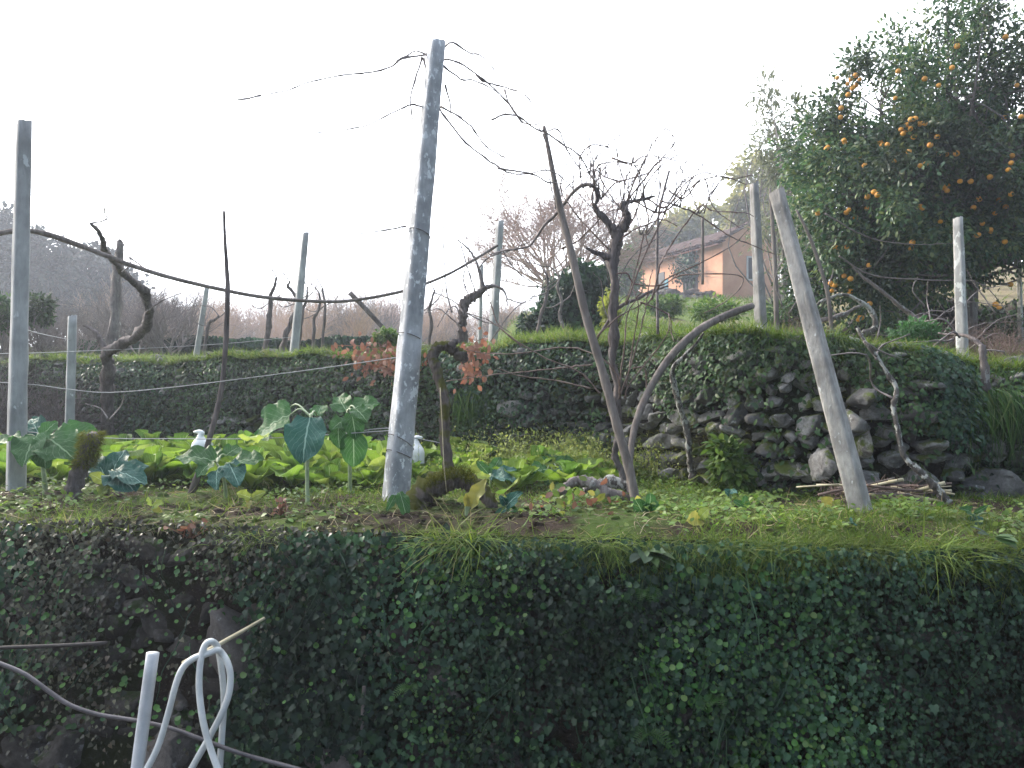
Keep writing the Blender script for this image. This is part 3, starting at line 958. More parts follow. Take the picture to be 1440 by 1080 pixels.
for px, w, ln, n, lb in [(648, .13, .24, 260, 'long arching grass tuft hanging over the wall right of the grey post'), (835, .10, .17, 160, 'medium grass tuft over the wall edge below the dry leaves'), (1080, .2, .15, 320, 'bright grass hummock on the wall top below the yellowing seedling'),
                         (1240, .25, .16, 420, 'widest bright grass hummock on the wall top at the foot of the leaning post'), (365, .14, .14, 150, 'thin grass tuft at the wall top left of the soil patch'), (1360, .2, .14, 260, 'grass hummock on the wall top near the right edge'), (1330, .14, .22, 200, 'dark grass tuft trailing down the right-hand ivy')]:
    x0 = 0.
    for _ in range(5): x0 = (px - 720) / F * yf(x0)
    mb = MB()
    xx = x0 + rng.normal(size=n) * w * .5; yy = yf(xx) + rng.uniform(-.08, .05, n)
    zz = np.full(n, GZ - .06) + rnd(n) * .03
    dd = unit(np.stack([rnd(n) * .6, -.5 + rnd(n) * .35, .55 + rnd(n) * .4], 1)); nr = unit(A([0, -.2, 1.]) + rng.normal(size=(n, 3)) * .35)
    for j in range(3):
        s = np.arange(n) % 3 == j
        scatter(mb, BLADES[2] if j else BLADES[1], np.stack([xx, yy, zz], 1)[s], dd[s], nr[s], rng.uniform(.5, 1, n)[s] * ln, .55)
    tag(mb.build('grass_tuft', M['grass_lush'] if px > 900 else M['grass'], origin=(x0, float(yf(x0)), GZ)), lb, 'grass tuft')
# low leafy weeds on the soil
wd = MB()
n = 22000
x = rng.uniform(-3.6, 3.6, n); y = yf(x) + .12 + rng.uniform(0, 1, n) * (yw(x) - yf(x) - .3)
dn = smooth(-.1, .6, fbm(np.stack([x, y, 0 * x], 1), 1.3, 3, seed=61) + .25 * smooth(.5, 1.2, y - yf(x)) + .15 * smooth(0, 1, x))
kp = rng.uniform(0, 1, n) < dn
x, y = x[kp], y[kp]; n = len(x)
az = rng.uniform(0, 6.28, n)
scatter(wd, OVAL, np.stack([x, y, gz(x, y) + rng.uniform(0, .05, n)], 1), np.stack([np.cos(az), np.sin(az), .5 + rnd(n) * .5], 1), jitdir((0, -.2, 1), n, .35), rng.uniform(.012, .04, n), 1.25)
tag(wd.build('garden_weeds', M['weed']), 'low yellow-green weeds between the vegetables', 'weeds', kind='stuff')
# bolting, flowering weeds against the wall
bw = MB(); n = 520
px = rng.normal(800, 85, n); d = rng.uniform(5.2, 6.3, n)
x = (px - 720) / F * d; y = np.minimum(d, yw(x) - .12)
for i in range(n):
    b = A([x[i], y[i], gz1(x[i], y[i])]); hgt = rng.uniform(.08, .27)
    tube(bw, [b, b + A([rnd(1)[0] * .03, rnd(1)[0] * .03, hgt * .6]), b + A([rnd(1)[0] * .05, 0, hgt])], [.0025, .001], 3, cap=False)
pos = np.repeat(np.stack([x, y, gz(x, y)], 1), 14, 0); m = len(pos)
pos = pos + np.stack([rnd(m) * .04, rnd(m) * .04, np.repeat(rng.uniform(.1, .27, n), 14) * rng.uniform(.1, 1.05, m)], 1)
scatter(bw, OVAL, pos, jitdir((0, 0, .6), m, .8), jitdir((0, -.3, 1), m, .5), rng.uniform(.010, .028, m), 1.1)
tag(bw.build('flowering_weeds', M['bolt']), 'pale yellow bolting weeds at the foot of the stone wall', 'weeds', kind='stuff')
# litter: straw, dead stems, clods
lt = MB(); n = 2600
x = rng.uniform(-3.4, 3.4, n); y = yf(x) + .05 + rng.uniform(0, 1, n) ** 1.5 * 1.5
blades(lt, np.stack([x, y, gz(x, y) + .006], 1), rng.uniform(.03, .13, n), 1.0, (0, 0, .12), .7)
tag(lt.build('straw_litter', M['straw']), 'dry straw and dead stems scattered on the soil', 'litter', kind='stuff')
cl = MB()
for i in range(900):
    x0 = rng.uniform(-3.2, 3.0); y0_ = float(yf(x0)) + rng.uniform(.06, .95)
    if x0 > 0 and rng.uniform() < .5: continue
    s = rng.uniform(.015, .05)
    stone(cl, A([x0, y0_, gz1(x0, y0_)]), (s * 1.3, s, s * .8), np.eye(3), 5000 + i, ICO2)
tag(cl.build('soil_clods', M['soil']), 'loose brown clods on the dug strip', 'soil', kind='stuff')
# upper terrace and slope grass
ug = MB(); n = 16000
x = rng.uniform(-5.6, 3.4, n); y = yw(x) + rng.uniform(-.06, .5, n)
blades(ug, np.stack([x, y, hz(x, np.maximum(y, yw(x) + .02)) - .01], 1), rng.uniform(.04, .11, n), .6, (0, -.35, .9), .9)
n = 26000
px = rng.uniform(60, 1500, n); s_ = rng.uniform(0, 1, n) ** 2.0 * 6
x = (px - 720) / F * 7; y = yw(x) + .02 + s_; x = (px - 720) / F * np.maximum(y, 4); y = np.maximum(y, yw(x) + .02)
blades(ug, np.stack([x, y, hz(x, y) - .01], 1), rng.uniform(.05, .14, n), .5, (0, -.1, 1), .9)
n = 30000
y = rng.uniform(8, 42, n); x = y * rng.uniform(-.06, .75, n)
kp = rng.uniform(0, 1, n) < smooth(-.4, .3, fbm(np.stack([x, y, 0 * x], 1), .35, 3, seed=71)) * np.where((x / y > .4) & (y > 9.8), .12, 1)
x, y = x[kp], y[kp]
blades(ug, np.stack([x, y, hz(x, y) - .02], 1), rng.uniform(.10, .26, len(x)) * (.6 + y / 40), .5, (0, -.1, 1), 1.3)
tag(ug.build('slope_grass', M['grass']), 'rough grass on the upper terraces and the slope below the house', 'grass', kind='stuff')

# ================================================================== posts, poles and wires
def post(name, label, bot, top, wb, wt_, mat, cat='post', yaw=.4, group=None, p=14., n=16, sink=.12, rough=.045, slant=.25):
    bot = A(bot, ); top = A(top, )
    mb = MB()
    d = unit(top - bot)
    pts = [bot - d * sink] + [bot + (top - bot) * t for t in np.linspace(0, 1, n)]
    pts = A(pts)
    rr = np.concatenate([[wb / 2], np.linspace(wb / 2, wt_ / 2, n)]) * .93
    u = A([math.cos(yaw), math.sin(yaw), 0])
    seg = 28
    th = np.linspace(0, 2 * math.pi, seg, endpoint=False)
    tube(mb, pts, rr, seg, 1, rough * .4, squareprof(p), u)
    v = mb.v[0].reshape(-1, seg, 3)
    off = fbm(v.reshape(-1, 3), 5, 3, seed=int(bot[0] * 10) % 17).reshape(v.shape[:2])
    ax = pts[:, None, :]
    v[:] = ax + (v - ax) * (1 + rough * off[..., None])
    v[-1] += d * (slant * wt_ * (np.cos(th + 1.) * .5 + .25 * rng.normal(size=seg)))[:, None]
    o = mb.build(name, mat, origin=bot)
    return tag(o, label, cat, group)


def on_garden(px, d): return PG(px, d)


C_b, C_t = PG(556, 4.47), P(614, 60, 4.40)
post('vineyard_post', 'tallest grey concrete post with white lichen flakes, leaning right in the middle of the bed', C_b, C_t, .138, .085, M['concrete_post'], yaw=.5, n=22)
A_b, A_t = PG(22, 4.77), P(34, 172, 4.72)
post('vineyard_post', 'upright concrete post at the far left edge behind the collard leaves', A_b, A_t, .105, .078, M['plain_post'], yaw=.75, n=18)
J_b, J_t = PG(1212, 3.86), P(1092, 268, 3.95)
post('vineyard_post', 'stone post leaning left in front of the cane pile', J_b, J_t, .097, .066, M['stone_post'], yaw=.8, n=20)
post('vineyard_post', 'thin pale post in front of the left end of the stone wall', PG(97, 7.2), P(102, 445, 7.2), .085, .075, M['plain_post'], yaw=.6)
post('vineyard_post', 'pale concrete post leaning right on the upper terrace at left', PH(412, 9.2), P(430, 328, 9.3), .1, .07, M['plain_post'], yaw=.5)
post('vineyard_post', 'thin leaning post left of the crooked grey pole, on the upper terrace', PH(275, 10.2), P(291, 404, 10.2), .075, .06, M['plain_post'], yaw=.5)
post('vineyard_post', 'grey post standing on the upper terrace between the hooked vine and the leafless round tree', PH(692, 8.2), P(703, 311, 8.2), .085, .068, M['plain_post'], yaw=.6)
post('vineyard_post', 'short slim post half hidden behind the hooked upper-terrace vine', PH(674, 11.5), P(677, 373, 11.5), .05, .05, M['plain_post'], yaw=.6)
post('vineyard_post', 'broad grey post standing in front of the right end of the orange house', PH(1072, 6.6), P(1060, 258, 6.6), .09, .064, M['dull_post'], yaw=.5)
post('vineyard_post', 'white lichen-covered post in front of the orange tree trunk', PH(1354, 5.35), P(1347, 306, 5.35), .07, .054, M['white_post'], yaw=.7)
post('vineyard_post', 'small white stake below the orange tree crown, left of the white post', PH(1266, 9.6), P(1263, 372, 9.6), .06, .05, M['white_post'], yaw=.7)
post('vineyard_post', 'small white stake at the right edge beyond the twig tangle', PH(1436, 9.3), P(1432, 344, 9.3), .055, .045, M['white_post'], yaw=.7)


def pole(name, label, pts, r, mat, cat='pole', seg=8, sub=5, jit=.03, knots=.03, group=None, parent=None):
    mb = MB()
    tube(mb, pts, r, seg, sub, jit, knots=knots)
    o = mb.build(name, mat, origin=pts[0]) if parent is None else mb.build(name, mat, parent)
    return tag(o, label, cat, group) if parent is None else o


def PL(l, d):                                     # polyline of photo points at a distance (or start/end distances)
    l = list(l); d = np.linspace(d[0], d[1], len(l)) if isinstance(d, (tuple, list)) else np.full(len(l), d)
    return A([P(x, y, dd) for (x, y), dd in zip(l, d)])


g0 = PG(266, 4.75)
pole('crooked_pole', 'crooked grey pole standing left of centre behind the curved branch rail', np.vstack([g0 - A([0, 0, .05]), PL([(290, 632), (309, 560), (317, 490), (320, 410), (319, 380), (316, 330), (315, 297)], (4.75, 4.85))]), [.026, .018, .016, .016, .017, .015, .012, .009, .008], M['wood_dark'])
h0 = PG(897, 4.2)
pole('leaning_pole', 'long weathered pole leaning left in front of the tall vine', np.vstack([h0 - A([0, 0, .05]), PL([(886, 665), (868, 600), (848, 525), (823, 440), (802, 350), (788, 295), (776, 235), (765, 178)], (4.25, 4.6))]), [.026, .026, .025, .025, .024, .023, .022, .019, .014, .011], M['wood_grey'], knots=.05)
i0 = PG(886, 4.35)
pole('bent_pole', 'smooth grey pole bent over to the right beside the tall vine', np.vstack([i0, PL([(886, 650), (893, 600), (910, 555), (938, 508), (975, 470), (1015, 446), (1058, 430)], (4.4, 5.0))]), [.017, .018, .02, .022, .023, .025, .025, .022], M['wood_grey'], sub=7)
pole('curved_rail', 'long curved branch rail sagging across the upper left', PL([(-120, 345), (-40, 335), (0, 328), (25, 324), (45, 325), (75, 332), (130, 352), (190, 375), (250, 393), (330, 411), (380, 419), (430, 423), (475, 424), (520, 419), (575, 407), (625, 388), (662, 368), (700, 345)], (4.85, 6.2)),
     [.017] * 5 + [.020, .017, .016, .015, .014, .013, .013, .012, .012, .012, .011, .011, .010], M['wood_grey'], seg=8, sub=6, knots=.03)
pole('broken_stake', 'broken stake slanting on the terrace left of the tallest post', PL([(492, 412), (512, 432), (545, 468)], 9.0) , [.03, .028, .025], M['wood_dark'], sub=3)
pole('thin_stake', 'thin bamboo stake tied upright among the canes of the tall vine', PL([(925, 470), (924, 385), (925, 313), (932, 275), (941, 240)], 5.3), [.010, .008], M['cane_grey'], cat='stake')
pole('thin_stake', 'short stake standing in front of the orange house roof', PL([(988, 400), (988, 350), (988, 305)], 8.5), [.016, .014], M['wood_grey'], cat='stake')
pole('slim_trunk', 'slender bare sapling right of the leaning stone post', np.vstack([PH(1172, 6.3), PL([(1165, 420), (1150, 365), (1135, 325), (1120, 295)], 6.3)]), [.02, .016, .016, .014, .009], M['wood_grey'], cat='sapling')
pole('slim_trunk', 'thin straight sapling behind the top of the leaning stone post', np.vstack([PH(1093, 8.2), PL([(1090, 380), (1086, 310), (1083, 265)], 8.2)]), [.03, .025, .02, .012], M['wood_grey'], cat='sapling')
pole('thin_stake', 'thin stake against the bottom of the retaining wall right of the hose', np.vstack([A([-.61, 3.3, -.35]), PL([(507, 1080), (510, 1010), (512, 965)], 3.28)]), [.009, .008], M['wood_dark'], cat='stake')

wires = [
    ('longest sagging wire across the dark wall, at mid height of the left posts', [(-60, 535), (38, 540), (100, 548), (155, 552), (240, 545), (330, 534), (400, 525), (480, 514), (575, 500)], (4.77, 4.6)),
    ('lowest wire running just above the vegetable leaves at left', [(20, 606), (150, 616), (240, 617), (350, 617), (450, 612), (570, 604)], (4.77, 4.5)),
    ('thin wire crossing behind the left post at the level of the upper terrace', [(-60, 497), (25, 497), (110, 494), (200, 490), (320, 483), (410, 474)], (4.8, 9.2)),
    ('faint wire from the left post sloping down to the pale thin post', [(32, 462), (60, 470), (100, 478)], (4.75, 7.2)),
    ('dark wire wrapped from the tallest post to the crooked mossy stump', [(480, 610), (545, 602), (566, 612), (620, 623)], (4.6, 4.45)),
]
for lb, pts, d in wires:
    pole('trellis_wire', lb, PL(pts, d), .0026, M['wire'], 'wire', 4, 5, 0, 0)
bw_ = thing('binding_wire', C_b + A([0, 0, .3]), 'dark wire ties wound round the tallest concrete post', 'wire')
for py, w in [(618, .10), (636, .07), (470, .05), (325, .05)]:
    t = (700 - py) / 640.
    c = C_b + (C_t - C_b) * t; rr = (.138 + (.085 - .138) * t) / 2 * 1.12
    th = np.linspace(0, 2 * math.pi, 17)
    mb = MB(); tube(mb, [c + A([rr * math.cos(a), rr * math.sin(a), w * math.cos(a + 2.4) * .5]) for a in th], .003, 4, 2, cap=False)
    mb.build('tie', M['wood_dark'], bw_)

# ================================================================== vines
CANE_R = .0052


def canes(root, lists, d, r=CANE_R, mat='cane', dj=.25, name='cane'):
    """each cane is a mesh of its own; nodes make it knobbly, short side twigs follow"""
    for i, l in enumerate(lists):
        dd = d if np.isscalar(d) else d[i]
        q = PL(l, dd)
        if len(l) > 2: q[1:-1] += rng.normal(size=(len(l) - 2, 3)) * A([.006, .05, .006])
        ln = np.linalg.norm(np.diff(q, axis=0), axis=1).sum()
        mb = MB()
        n = max(2, int(ln / .03 / max(1, len(l) - 1)))
        qq = catmull(q, n)
        qq = qq + rng.normal(size=qq.shape) * .0016
        rr = np.linspace(r, r * .45, len(qq)) * (1 + .5 * (np.arange(len(qq)) % 4 == 0))
        tube(mb, qq, rr, 5, 1, .05)
        for k in range(3, len(qq) - 2, 4):
            if rng.uniform() < .5:
                tl = rng.uniform(.01, .05) if rng.uniform() < .8 else rng.uniform(.06, .16)
                dv = jitdir((0, 0, .25), 1, .8)[0]
                tube(mb, [qq[k], qq[k] + dv * tl * .5, qq[k] + dv * tl + A([0, 0, rnd(1)[0] * tl * .4])], [r * .42, r * .25], 3, 1)
        mb.build(name, M[mat], root)


def vine(name, label, base, trunk, cat='vine', group=None):
    """trunk = list of (points, radii, material)"""
    root = thing(name, base, label, cat, group)
    for k, (pts, rad, mat) in enumerate(trunk):
        mb = MB()
        tube(mb, pts, rad, 12, 7, .13, knots=.09)
        v = mb.v[0]
        v += .010 * np.stack([fbm(v, 9, 3, seed=k + j) for j in range(3)], 1) * min(1, np.max(rad) / .03)
        mb.build('trunk' if k == 0 else 'limb', M[mat], root)
    return root


# --- the tall central vine
D = 4.75
b = PG(874, 4.72)
v2 = vine('grapevine', 'tall forked grapevine with a fan of bare canes, right of centre', b, [
    (np.vstack([b - A([0, 0, .03]), PL([(877, 668), (866, 645), (866, 620), (870, 590), (868, 565), (864, 525), (862, 480), (863, 430), (862, 385), (864, 350), (868, 325)], D)]), [.026, .022, .019, .021, .022, .022, .022, .023, .026, .03, .034, .033], 'vine'),
    (PL([(866, 330), (877, 318), (882, 308), (878, 294), (881, 286), (893, 281), (905, 279), (920, 276)], D), [.034, .026, .02, .018, .015, .012, .010, .006], 'vine'),
    (PL([(866, 330), (853, 313), (840, 299), (837, 290), (841, 280), (840, 268), (836, 262)], D), [.034, .025, .02, .016, .013, .012, .010], 'vine'),
    (PL([(836, 262), (827, 260), (813, 264), (802, 275), (788, 293), (777, 305), (763, 321), (747, 343), (730, 349), (713, 352), (690, 358)], (D, 5.1)), [.012, .012, .010, .010, .010, .009, .008, .007, .006, .005], 'cane_grey'),
    (PL([(862, 362), (850, 360), (842, 356), (833, 353), (822, 348)], D), [.024, .02, .017, .012, .006], 'vine'),
    (PL([(840, 476), (856, 450), (872, 431), (898, 420), (913, 410), (938, 402)], (D, 5.0)), [.006, .008, .010, .010, .009, .006], 'vine'),
])
canes(v2, [
    [(836, 262), (837, 245), (843, 235), (855, 230), (872, 227), (897, 226), (920, 222)],
    [(847, 277), (863, 265), (888, 255), (910, 244), (922, 233), (945, 219)],
    [(877, 290), (880, 258), (886, 236), (893, 213)],
    [(882, 282), (890, 255), (900, 238), (908, 222)],
    [(883, 320), (895, 297), (908, 265), (922, 245), (944, 228), (962, 215)],
    [(817, 250), (816, 225), (818, 212), (833, 204), (853, 208), (863, 219), (868, 240)],
    [(880, 285), (913, 242), (933, 222), (944, 205), (947, 189), (930, 187), (921, 200), (920, 212)],
    [(860, 222), (885, 230), (905, 222), (926, 224), (952, 226)],
    [(910, 279), (935, 297), (960, 262), (990, 240), (1030, 246), (1062, 246)],
    [(893, 282), (930, 300), (975, 258), (1010, 253), (1050, 259)],
    [(905, 283), (912, 297), (912, 313), (909, 328), (918, 343), (922, 352)],
    [(880, 428), (902, 363), (927, 313), (940, 290), (953, 278), (968, 262)],
    [(917, 422), (927, 373), (943, 347), (967, 313), (988, 289), (1002, 298), (1040, 305), (1060, 304)],
    [(860, 387), (877, 386), (893, 399), (927, 400), (960, 384), (1002, 387), (1040, 390), (1037, 407), (1010, 427), (990, 440)],
    [(908, 430), (935, 395), (968, 380), (1023, 346), (1053, 322)],
    [(940, 268), (960, 278), (983, 258), (1000, 290), (1040, 321)],
    [(930, 283), (957, 290), (985, 303), (1020, 330), (1045, 345), (1090, 358)],
    [(843, 236), (850, 250), (870, 288), (880, 300)],
    [(835, 265), (830, 285), (838, 300), (842, 320)],
    [(870, 255), (850, 245), (838, 238), (826, 242)],
    [(905, 330), (900, 355), (895, 380), (880, 425)],
    [(862, 350), (880, 332), (905, 318), (930, 312), (952, 318)],
    [(858, 352), (836, 332), (818, 300), (800, 286), (792, 268), (788, 240)],
    [(790, 350), (812, 338), (833, 318), (855, 300), (880, 292)],
], D)
canes(v2, [
    [(870, 560), (887, 517), (903, 450), (913, 400), (918, 380)],
    [(870, 552), (878, 483), (885, 440), (900, 410), (905, 380)],
    [(880, 543), (893, 483), (897, 433), (890, 405)],
    [(872, 555), (863, 527), (840, 500), (797, 488), (730, 495), (680, 495), (655, 492)],
    [(890, 517), (907, 520), (912, 543), (905, 560)],
    [(843, 553), (813, 523), (763, 503), (727, 480), (693, 453), (657, 440)],
    [(833, 513), (780, 519), (713, 526), (627, 536)],
    [(830, 547), (780, 535), (730, 530), (700, 518)],
    [(733, 487), (700, 457), (687, 420), (680, 395)],
    [(840, 473), (870, 443), (900, 430), (913, 413)],
    [(900, 425), (940, 443), (950, 467), (948, 480)],
    [(878, 560), (886, 540), (915, 505), (935, 470), (940, 440)],
], 4.7, .005, 'cane')
ups = []
for i in range(52):
    sx, sy = [(925, 300), (950, 290), (985, 300), (878, 294), (893, 281), (910, 280), (841, 280), (836, 264), (868, 325), (905, 330), (813, 264), (788, 293), (862, 400), (863, 460)][i % 14]
    sx += rnd(1)[0] * 8; L_ = rng.uniform(40, 110); lean = rnd(1)[0] * .6 + .18
    ups.append([(sx, sy), (sx + lean * L_ * .4, sy - L_ * .45), (sx + lean * L_ * .9 + rnd(1)[0] * 10, sy - L_ * .85), (sx + lean * L_ * 1.2, sy - L_)])
canes(v2, ups, D, .0036, 'cane_grey')
# --- canes and wires at the head of the tallest post
hv_ = thing('trained_canes', C_t - A([0, 0, .2]), 'long thin canes strung from the head of the tallest post', 'canes')
canes(hv_, [
    [(623, 83), (647, 97), (680, 116), (710, 138), (733, 160), (753, 180), (767, 202), (775, 225)],
    [(623, 93), (647, 107), (662, 110), (690, 124), (712, 140)],
    [(626, 66), (640, 66), (660, 73), (675, 82), (690, 97), (700, 117)],
    [(670, 105), (680, 115), (700, 118), (723, 127), (743, 145), (757, 175)],
    [(710, 126), (713, 145), (727, 165), (735, 172)],
    [(692, 168), (710, 163), (733, 170), (763, 181), (780, 190), (800, 208), (817, 230), (832, 250), (842, 266)],
    [(763, 182), (787, 200), (810, 222), (833, 246), (852, 270), (874, 294)],
    [(617, 152), (627, 167), (657, 198), (683, 219), (707, 235), (733, 240), (767, 241), (787, 253), (807, 265), (834, 294)],
    [(620, 150), (660, 182), (687, 203), (718, 226)],
    [(700, 236), (747, 247), (770, 253), (792, 258)],
    [(602, 78), (588, 75), (575, 77), (556, 86)],
    [(601, 76), (567, 90), (547, 95), (513, 101), (480, 104), (440, 115), (400, 123), (366, 134)],
    [(594, 80), (584, 105), (579, 145), (581, 170), (585, 187)],
    [(596, 82), (600, 105), (601, 120)],
    [(598, 152), (580, 155), (560, 160), (507, 172), (447, 187)],
    [(626, 120), (632, 140), (634, 165)],
    [(570, 318), (540, 322), (505, 329)],
    [(366, 134), (340, 140), (300, 142)],
], 4.45, .0056, 'cane_grey')
# --- mossy hooked stump
b = PG(578, 4.25)
v3 = vine('old_vine_stump', 'thick mossy old vine with an arched foot and a hooked trunk, centre', b, [
    (np.vstack([b - A([0, 0, .04]), PL([(586, 700), (606, 685), (628, 676), (650, 674), (668, 682), (682, 694), (694, 716)], (4.28, 4.2))]), [.062, .06, .058, .056, .056, .052, .046, .042, .03], 'vine_moss'),
    (PL([(630, 680), (629, 650), (626, 610), (624, 565), (617, 525), (609, 504), (611, 491), (621, 485), (633, 488), (645, 496), (655, 508)], (4.3, 4.45)), [.036, .03, .026, .027, .028, .03, .031, .028, .03, .034, .026], 'vine_moss'),
    (PL([(633, 487), (640, 480), (645, 483)], 4.4), [.022, .018, .012], 'vine'),
])
mb = MB(); n = 1500
q = PL([(604, 682), (628, 668), (650, 666), (663, 676)], (4.24, 4.2)); q = catmull(q, 20)
pos = q[rng.integers(0, len(q), n)] + np.stack([rnd(n) * .03, -np.abs(rng.normal(size=n)) * .03 - .02, rnd(n) * .03 + .01], 1)
scatter(mb, BLADES[0], pos, jitdir((0, -.5, .8), n, .5), jitdir((0, 0, 1), n, .6), rng.uniform(.012, .03, n), 2.)
mb.build('moss', M['mossy'], v3)
pole('string', 'pale string hanging down in front of the hooked stump', PL([(619, 545), (622, 600), (624, 650), (628, 692)], 4.15), .0022, M['reed'], 'string', 4, 4, 0, 0)
b = P(787, 690, 4.35)
v4 = vine('fallen_vine', 'dead vine trunk lying along the ground left of the leaning pole', b, [
    (PL([(784, 694), (800, 682), (820, 676), (838, 681), (852, 692), (872, 698), (896, 706)], (4.35, 4.25)), [.02, .026, .028, .028, .03, .028, .02], 'vine_grey'),
    (PL([(823, 690), (845, 680), (862, 679), (880, 684), (893, 690)], (4.45, 4.4)), [.02, .03, .034, .026, .02], 'lichen_branch')])
# --- hooked vine on the upper terrace
b = PH(650, 7.6)
v5 = vine('grapevine', 'hooked vine standing on the wall top behind the mossy stump', b, [
    (np.vstack([b, PL([(650, 470), (651, 450), (652, 432), (660, 420), (672, 414), (682, 406), (692, 402)], 7.6)]), [.06, .055, .045, .045, .048, .04, .028, .02], 'vine'),
    (PL([(680, 408), (676, 390), (672, 375), (665, 358), (655, 345), (640, 334)], 7.6), [.022, .016, .013, .011, .008, .004], 'cane_grey'),
    (PL([(690, 402), (702, 404), (711, 414), (713, 430)], 7.6), [.018, .012, .009, .005], 'cane_grey')])
canes(v5, [[(672, 378), (690, 362), (715, 352), (745, 340)], [(668, 410), (655, 370), (645, 340), (637, 312)], [(660, 418), (652, 390), (660, 362), (655, 330)], [(635, 440), (627, 405), (624, 360), (620, 300), (614, 275)],
           [(652, 440), (640, 425), (620, 415), (600, 408)], [(655, 440), (680, 452), (700, 458), (720, 470)], [(648, 450), (640, 430), (628, 440), (615, 460)], [(705, 350), (725, 380), (745, 395), (770, 410)], [(690, 480), (720, 440), (750, 415), (790, 390)],
           [(650, 460), (634, 446), (618, 436), (598, 440)], [(712, 420), (735, 425), (752, 418)]], 7.5, .007, 'cane_grey')
# --- crooked vine by the left post
b = P(152, 560, 7.9); b[2] = gz1(b[0], 7.7)
v1 = vine('grapevine', 'crooked dark vine twisting up to the curved rail at left', b, [
    (np.vstack([b, PL([(151, 560), (152, 520), (150, 498), (160, 490), (182, 478), (200, 465), (209, 448), (208, 425), (201, 408), (188, 396), (172, 383), (163, 370), (152, 358), (146, 350), (143, 335), (135, 322), (127, 314)], (7.7, 5.4))]),
     [.06, .058, .055, .05, .046, .042, .042, .042, .038, .034, .03, .026, .024, .022, .024, .018, .014, .010], 'vine'),
    (PL([(150, 497), (142, 480), (138, 470), (128, 462), (118, 458)], 7.5), [.035, .028, .024, .014, .008], 'vine')])
canes(v1, [[(128, 314), (138, 305), (144, 292), (158, 270)], [(172, 383), (180, 372), (183, 360)], [(182, 362), (200, 376), (218, 385)], [(205, 440), (230, 425), (255, 412)], [(152, 590), (140, 575), (120, 568)], [(155, 590), (165, 570), (175, 555)]], 5.6, .006, 'cane_grey')
vt = vine('dead_trunk', 'straight sawn trunk rising behind the rail beside the crooked vine', PH(160, 10), [(np.vstack([PH(160, 10), PL([(163, 420), (166, 375), (170, 345), (171, 341)], 10)]), [.07, .065, .06, .05, .04], 'vine_grey')])
# --- row of vines farther back on the upper terrace
for i, (l, d, lb) in enumerate([
    ([(370, 478), (378, 460), (380, 425), (385, 405), (389, 391)], 9.6, 'short vine with a bent top left of the pale leaning post'),
    ([(395, 480), (408, 455), (418, 437), (420, 425), (413, 412), (405, 402), (408, 397)], 9.8, 'vine forking just left of the pale leaning post'),
    ([(418, 470), (425, 445), (431, 420), (433, 405)], 10.5, 'slim vine stem just right of the pale leaning post'),
    ([(440, 470), (442, 452), (446, 440), (450, 425), (449, 412)], 10.8, 'thin zigzag vine between the pale leaning post and the broken stake'),
    ([(452, 475), (456, 452), (457, 430), (453, 405)], 11., 'upright thin stem right of the zigzag vine'),
    ([(285, 470), (293, 458), (302, 450), (308, 445)], 10., 'small black vine stub right of the thin leaning post'),
    ([(600, 480), (607, 455), (604, 432), (612, 410)], 9.5, 'leafless vine stem right behind the tallest post'),
    ([(755, 480), (762, 440), (770, 410), (768, 385)], 8.6, 'spindly vine in front of the ivy-covered mound'),
    ([(795, 480), (787, 445), (790, 425), (784, 405), (786, 390)], 9.0, 'pale crooked stem against the ivy-covered mound')]):
    b = PH(l[0][0], d)
    vv = vine('grapevine', lb, b, [(np.vstack([b, PL(l[1:], d)]), np.linspace(.035 if i < 2 else .024, .012, len(l)), 'vine' if i != 8 else 'vine_grey')], 'vine')
    e = l[-1]; m_ = l[len(l) // 2]
    canes(vv, [[e, (e[0] - 10, e[1] - 14), (e[0] - 28, e[1] - 16)], [m_, (m_[0] + 14, m_[1] - 12), (m_[0] + 20, m_[1] - 30)], [m_, (m_[0] - 18, m_[1] + 8), (m_[0] - 30, m_[1] + 2)]], d, .008, 'cane_grey')
# --- bare branches crossing under the orange tree
b = PH(1300, 7.2)
v9 = vine('bare_branches', 'pale bare branches arching over the terrace under the orange tree', b, [
    (np.vstack([b, PL([(1298, 470), (1285, 445), (1262, 425), (1235, 405), (1210, 385), (1195, 370)], 7.2)]), [.03, .026, .022, .018, .014, .01, .006], 'vine_grey'),
    (PL([(1212, 470), (1230, 460), (1226, 440), (1215, 428), (1190, 415), (1165, 418), (1150, 430)], 6.4), [.03, .028, .024, .018, .014, .012, .008], 'lichen_branch'),
    (PL([(1148, 452), (1175, 446), (1205, 432), (1222, 428)], 6.4), [.02, .018, .014, .01], 'vine_grey')])
canes(v9, [[(1298, 470), (1330, 440), (1370, 425), (1410, 430)], [(1290, 450), (1310, 438), (1330, 440), (1340, 432)], [(1180, 360), (1230, 385), (1300, 395), (1370, 398), (1400, 420), (1425, 455)], [(1160, 300), (1220, 330), (1280, 345), (1340, 342)], [(1320, 480), (1335, 455), (1350, 430), (1380, 410), (1420, 400)],
           [(1300, 430), (1280, 410), (1290, 390)], [(1400, 440), (1380, 400), (1360, 380)], [(1310, 480), (1300, 450), (1312, 420), (1305, 395)], [(1330, 490), (1345, 470), (1385, 455), (1440, 452)], [(1260, 470), (1290, 442), (1325, 446), (1345, 460)], [(1230, 490), (1245, 455), (1238, 430)], [(1290, 480), (1250, 470), (1222, 472)],
           [(1180, 450), (1165, 420), (1172, 380)], [(1110, 440), (1130, 405), (1125, 370), (1140, 340)], [(1100, 430), (1092, 390), (1110, 350)], [(1370, 480), (1400, 450), (1440, 440)], [(1350, 500), (1390, 470), (1430, 478)]], 6.6, .006, 'cane_grey')
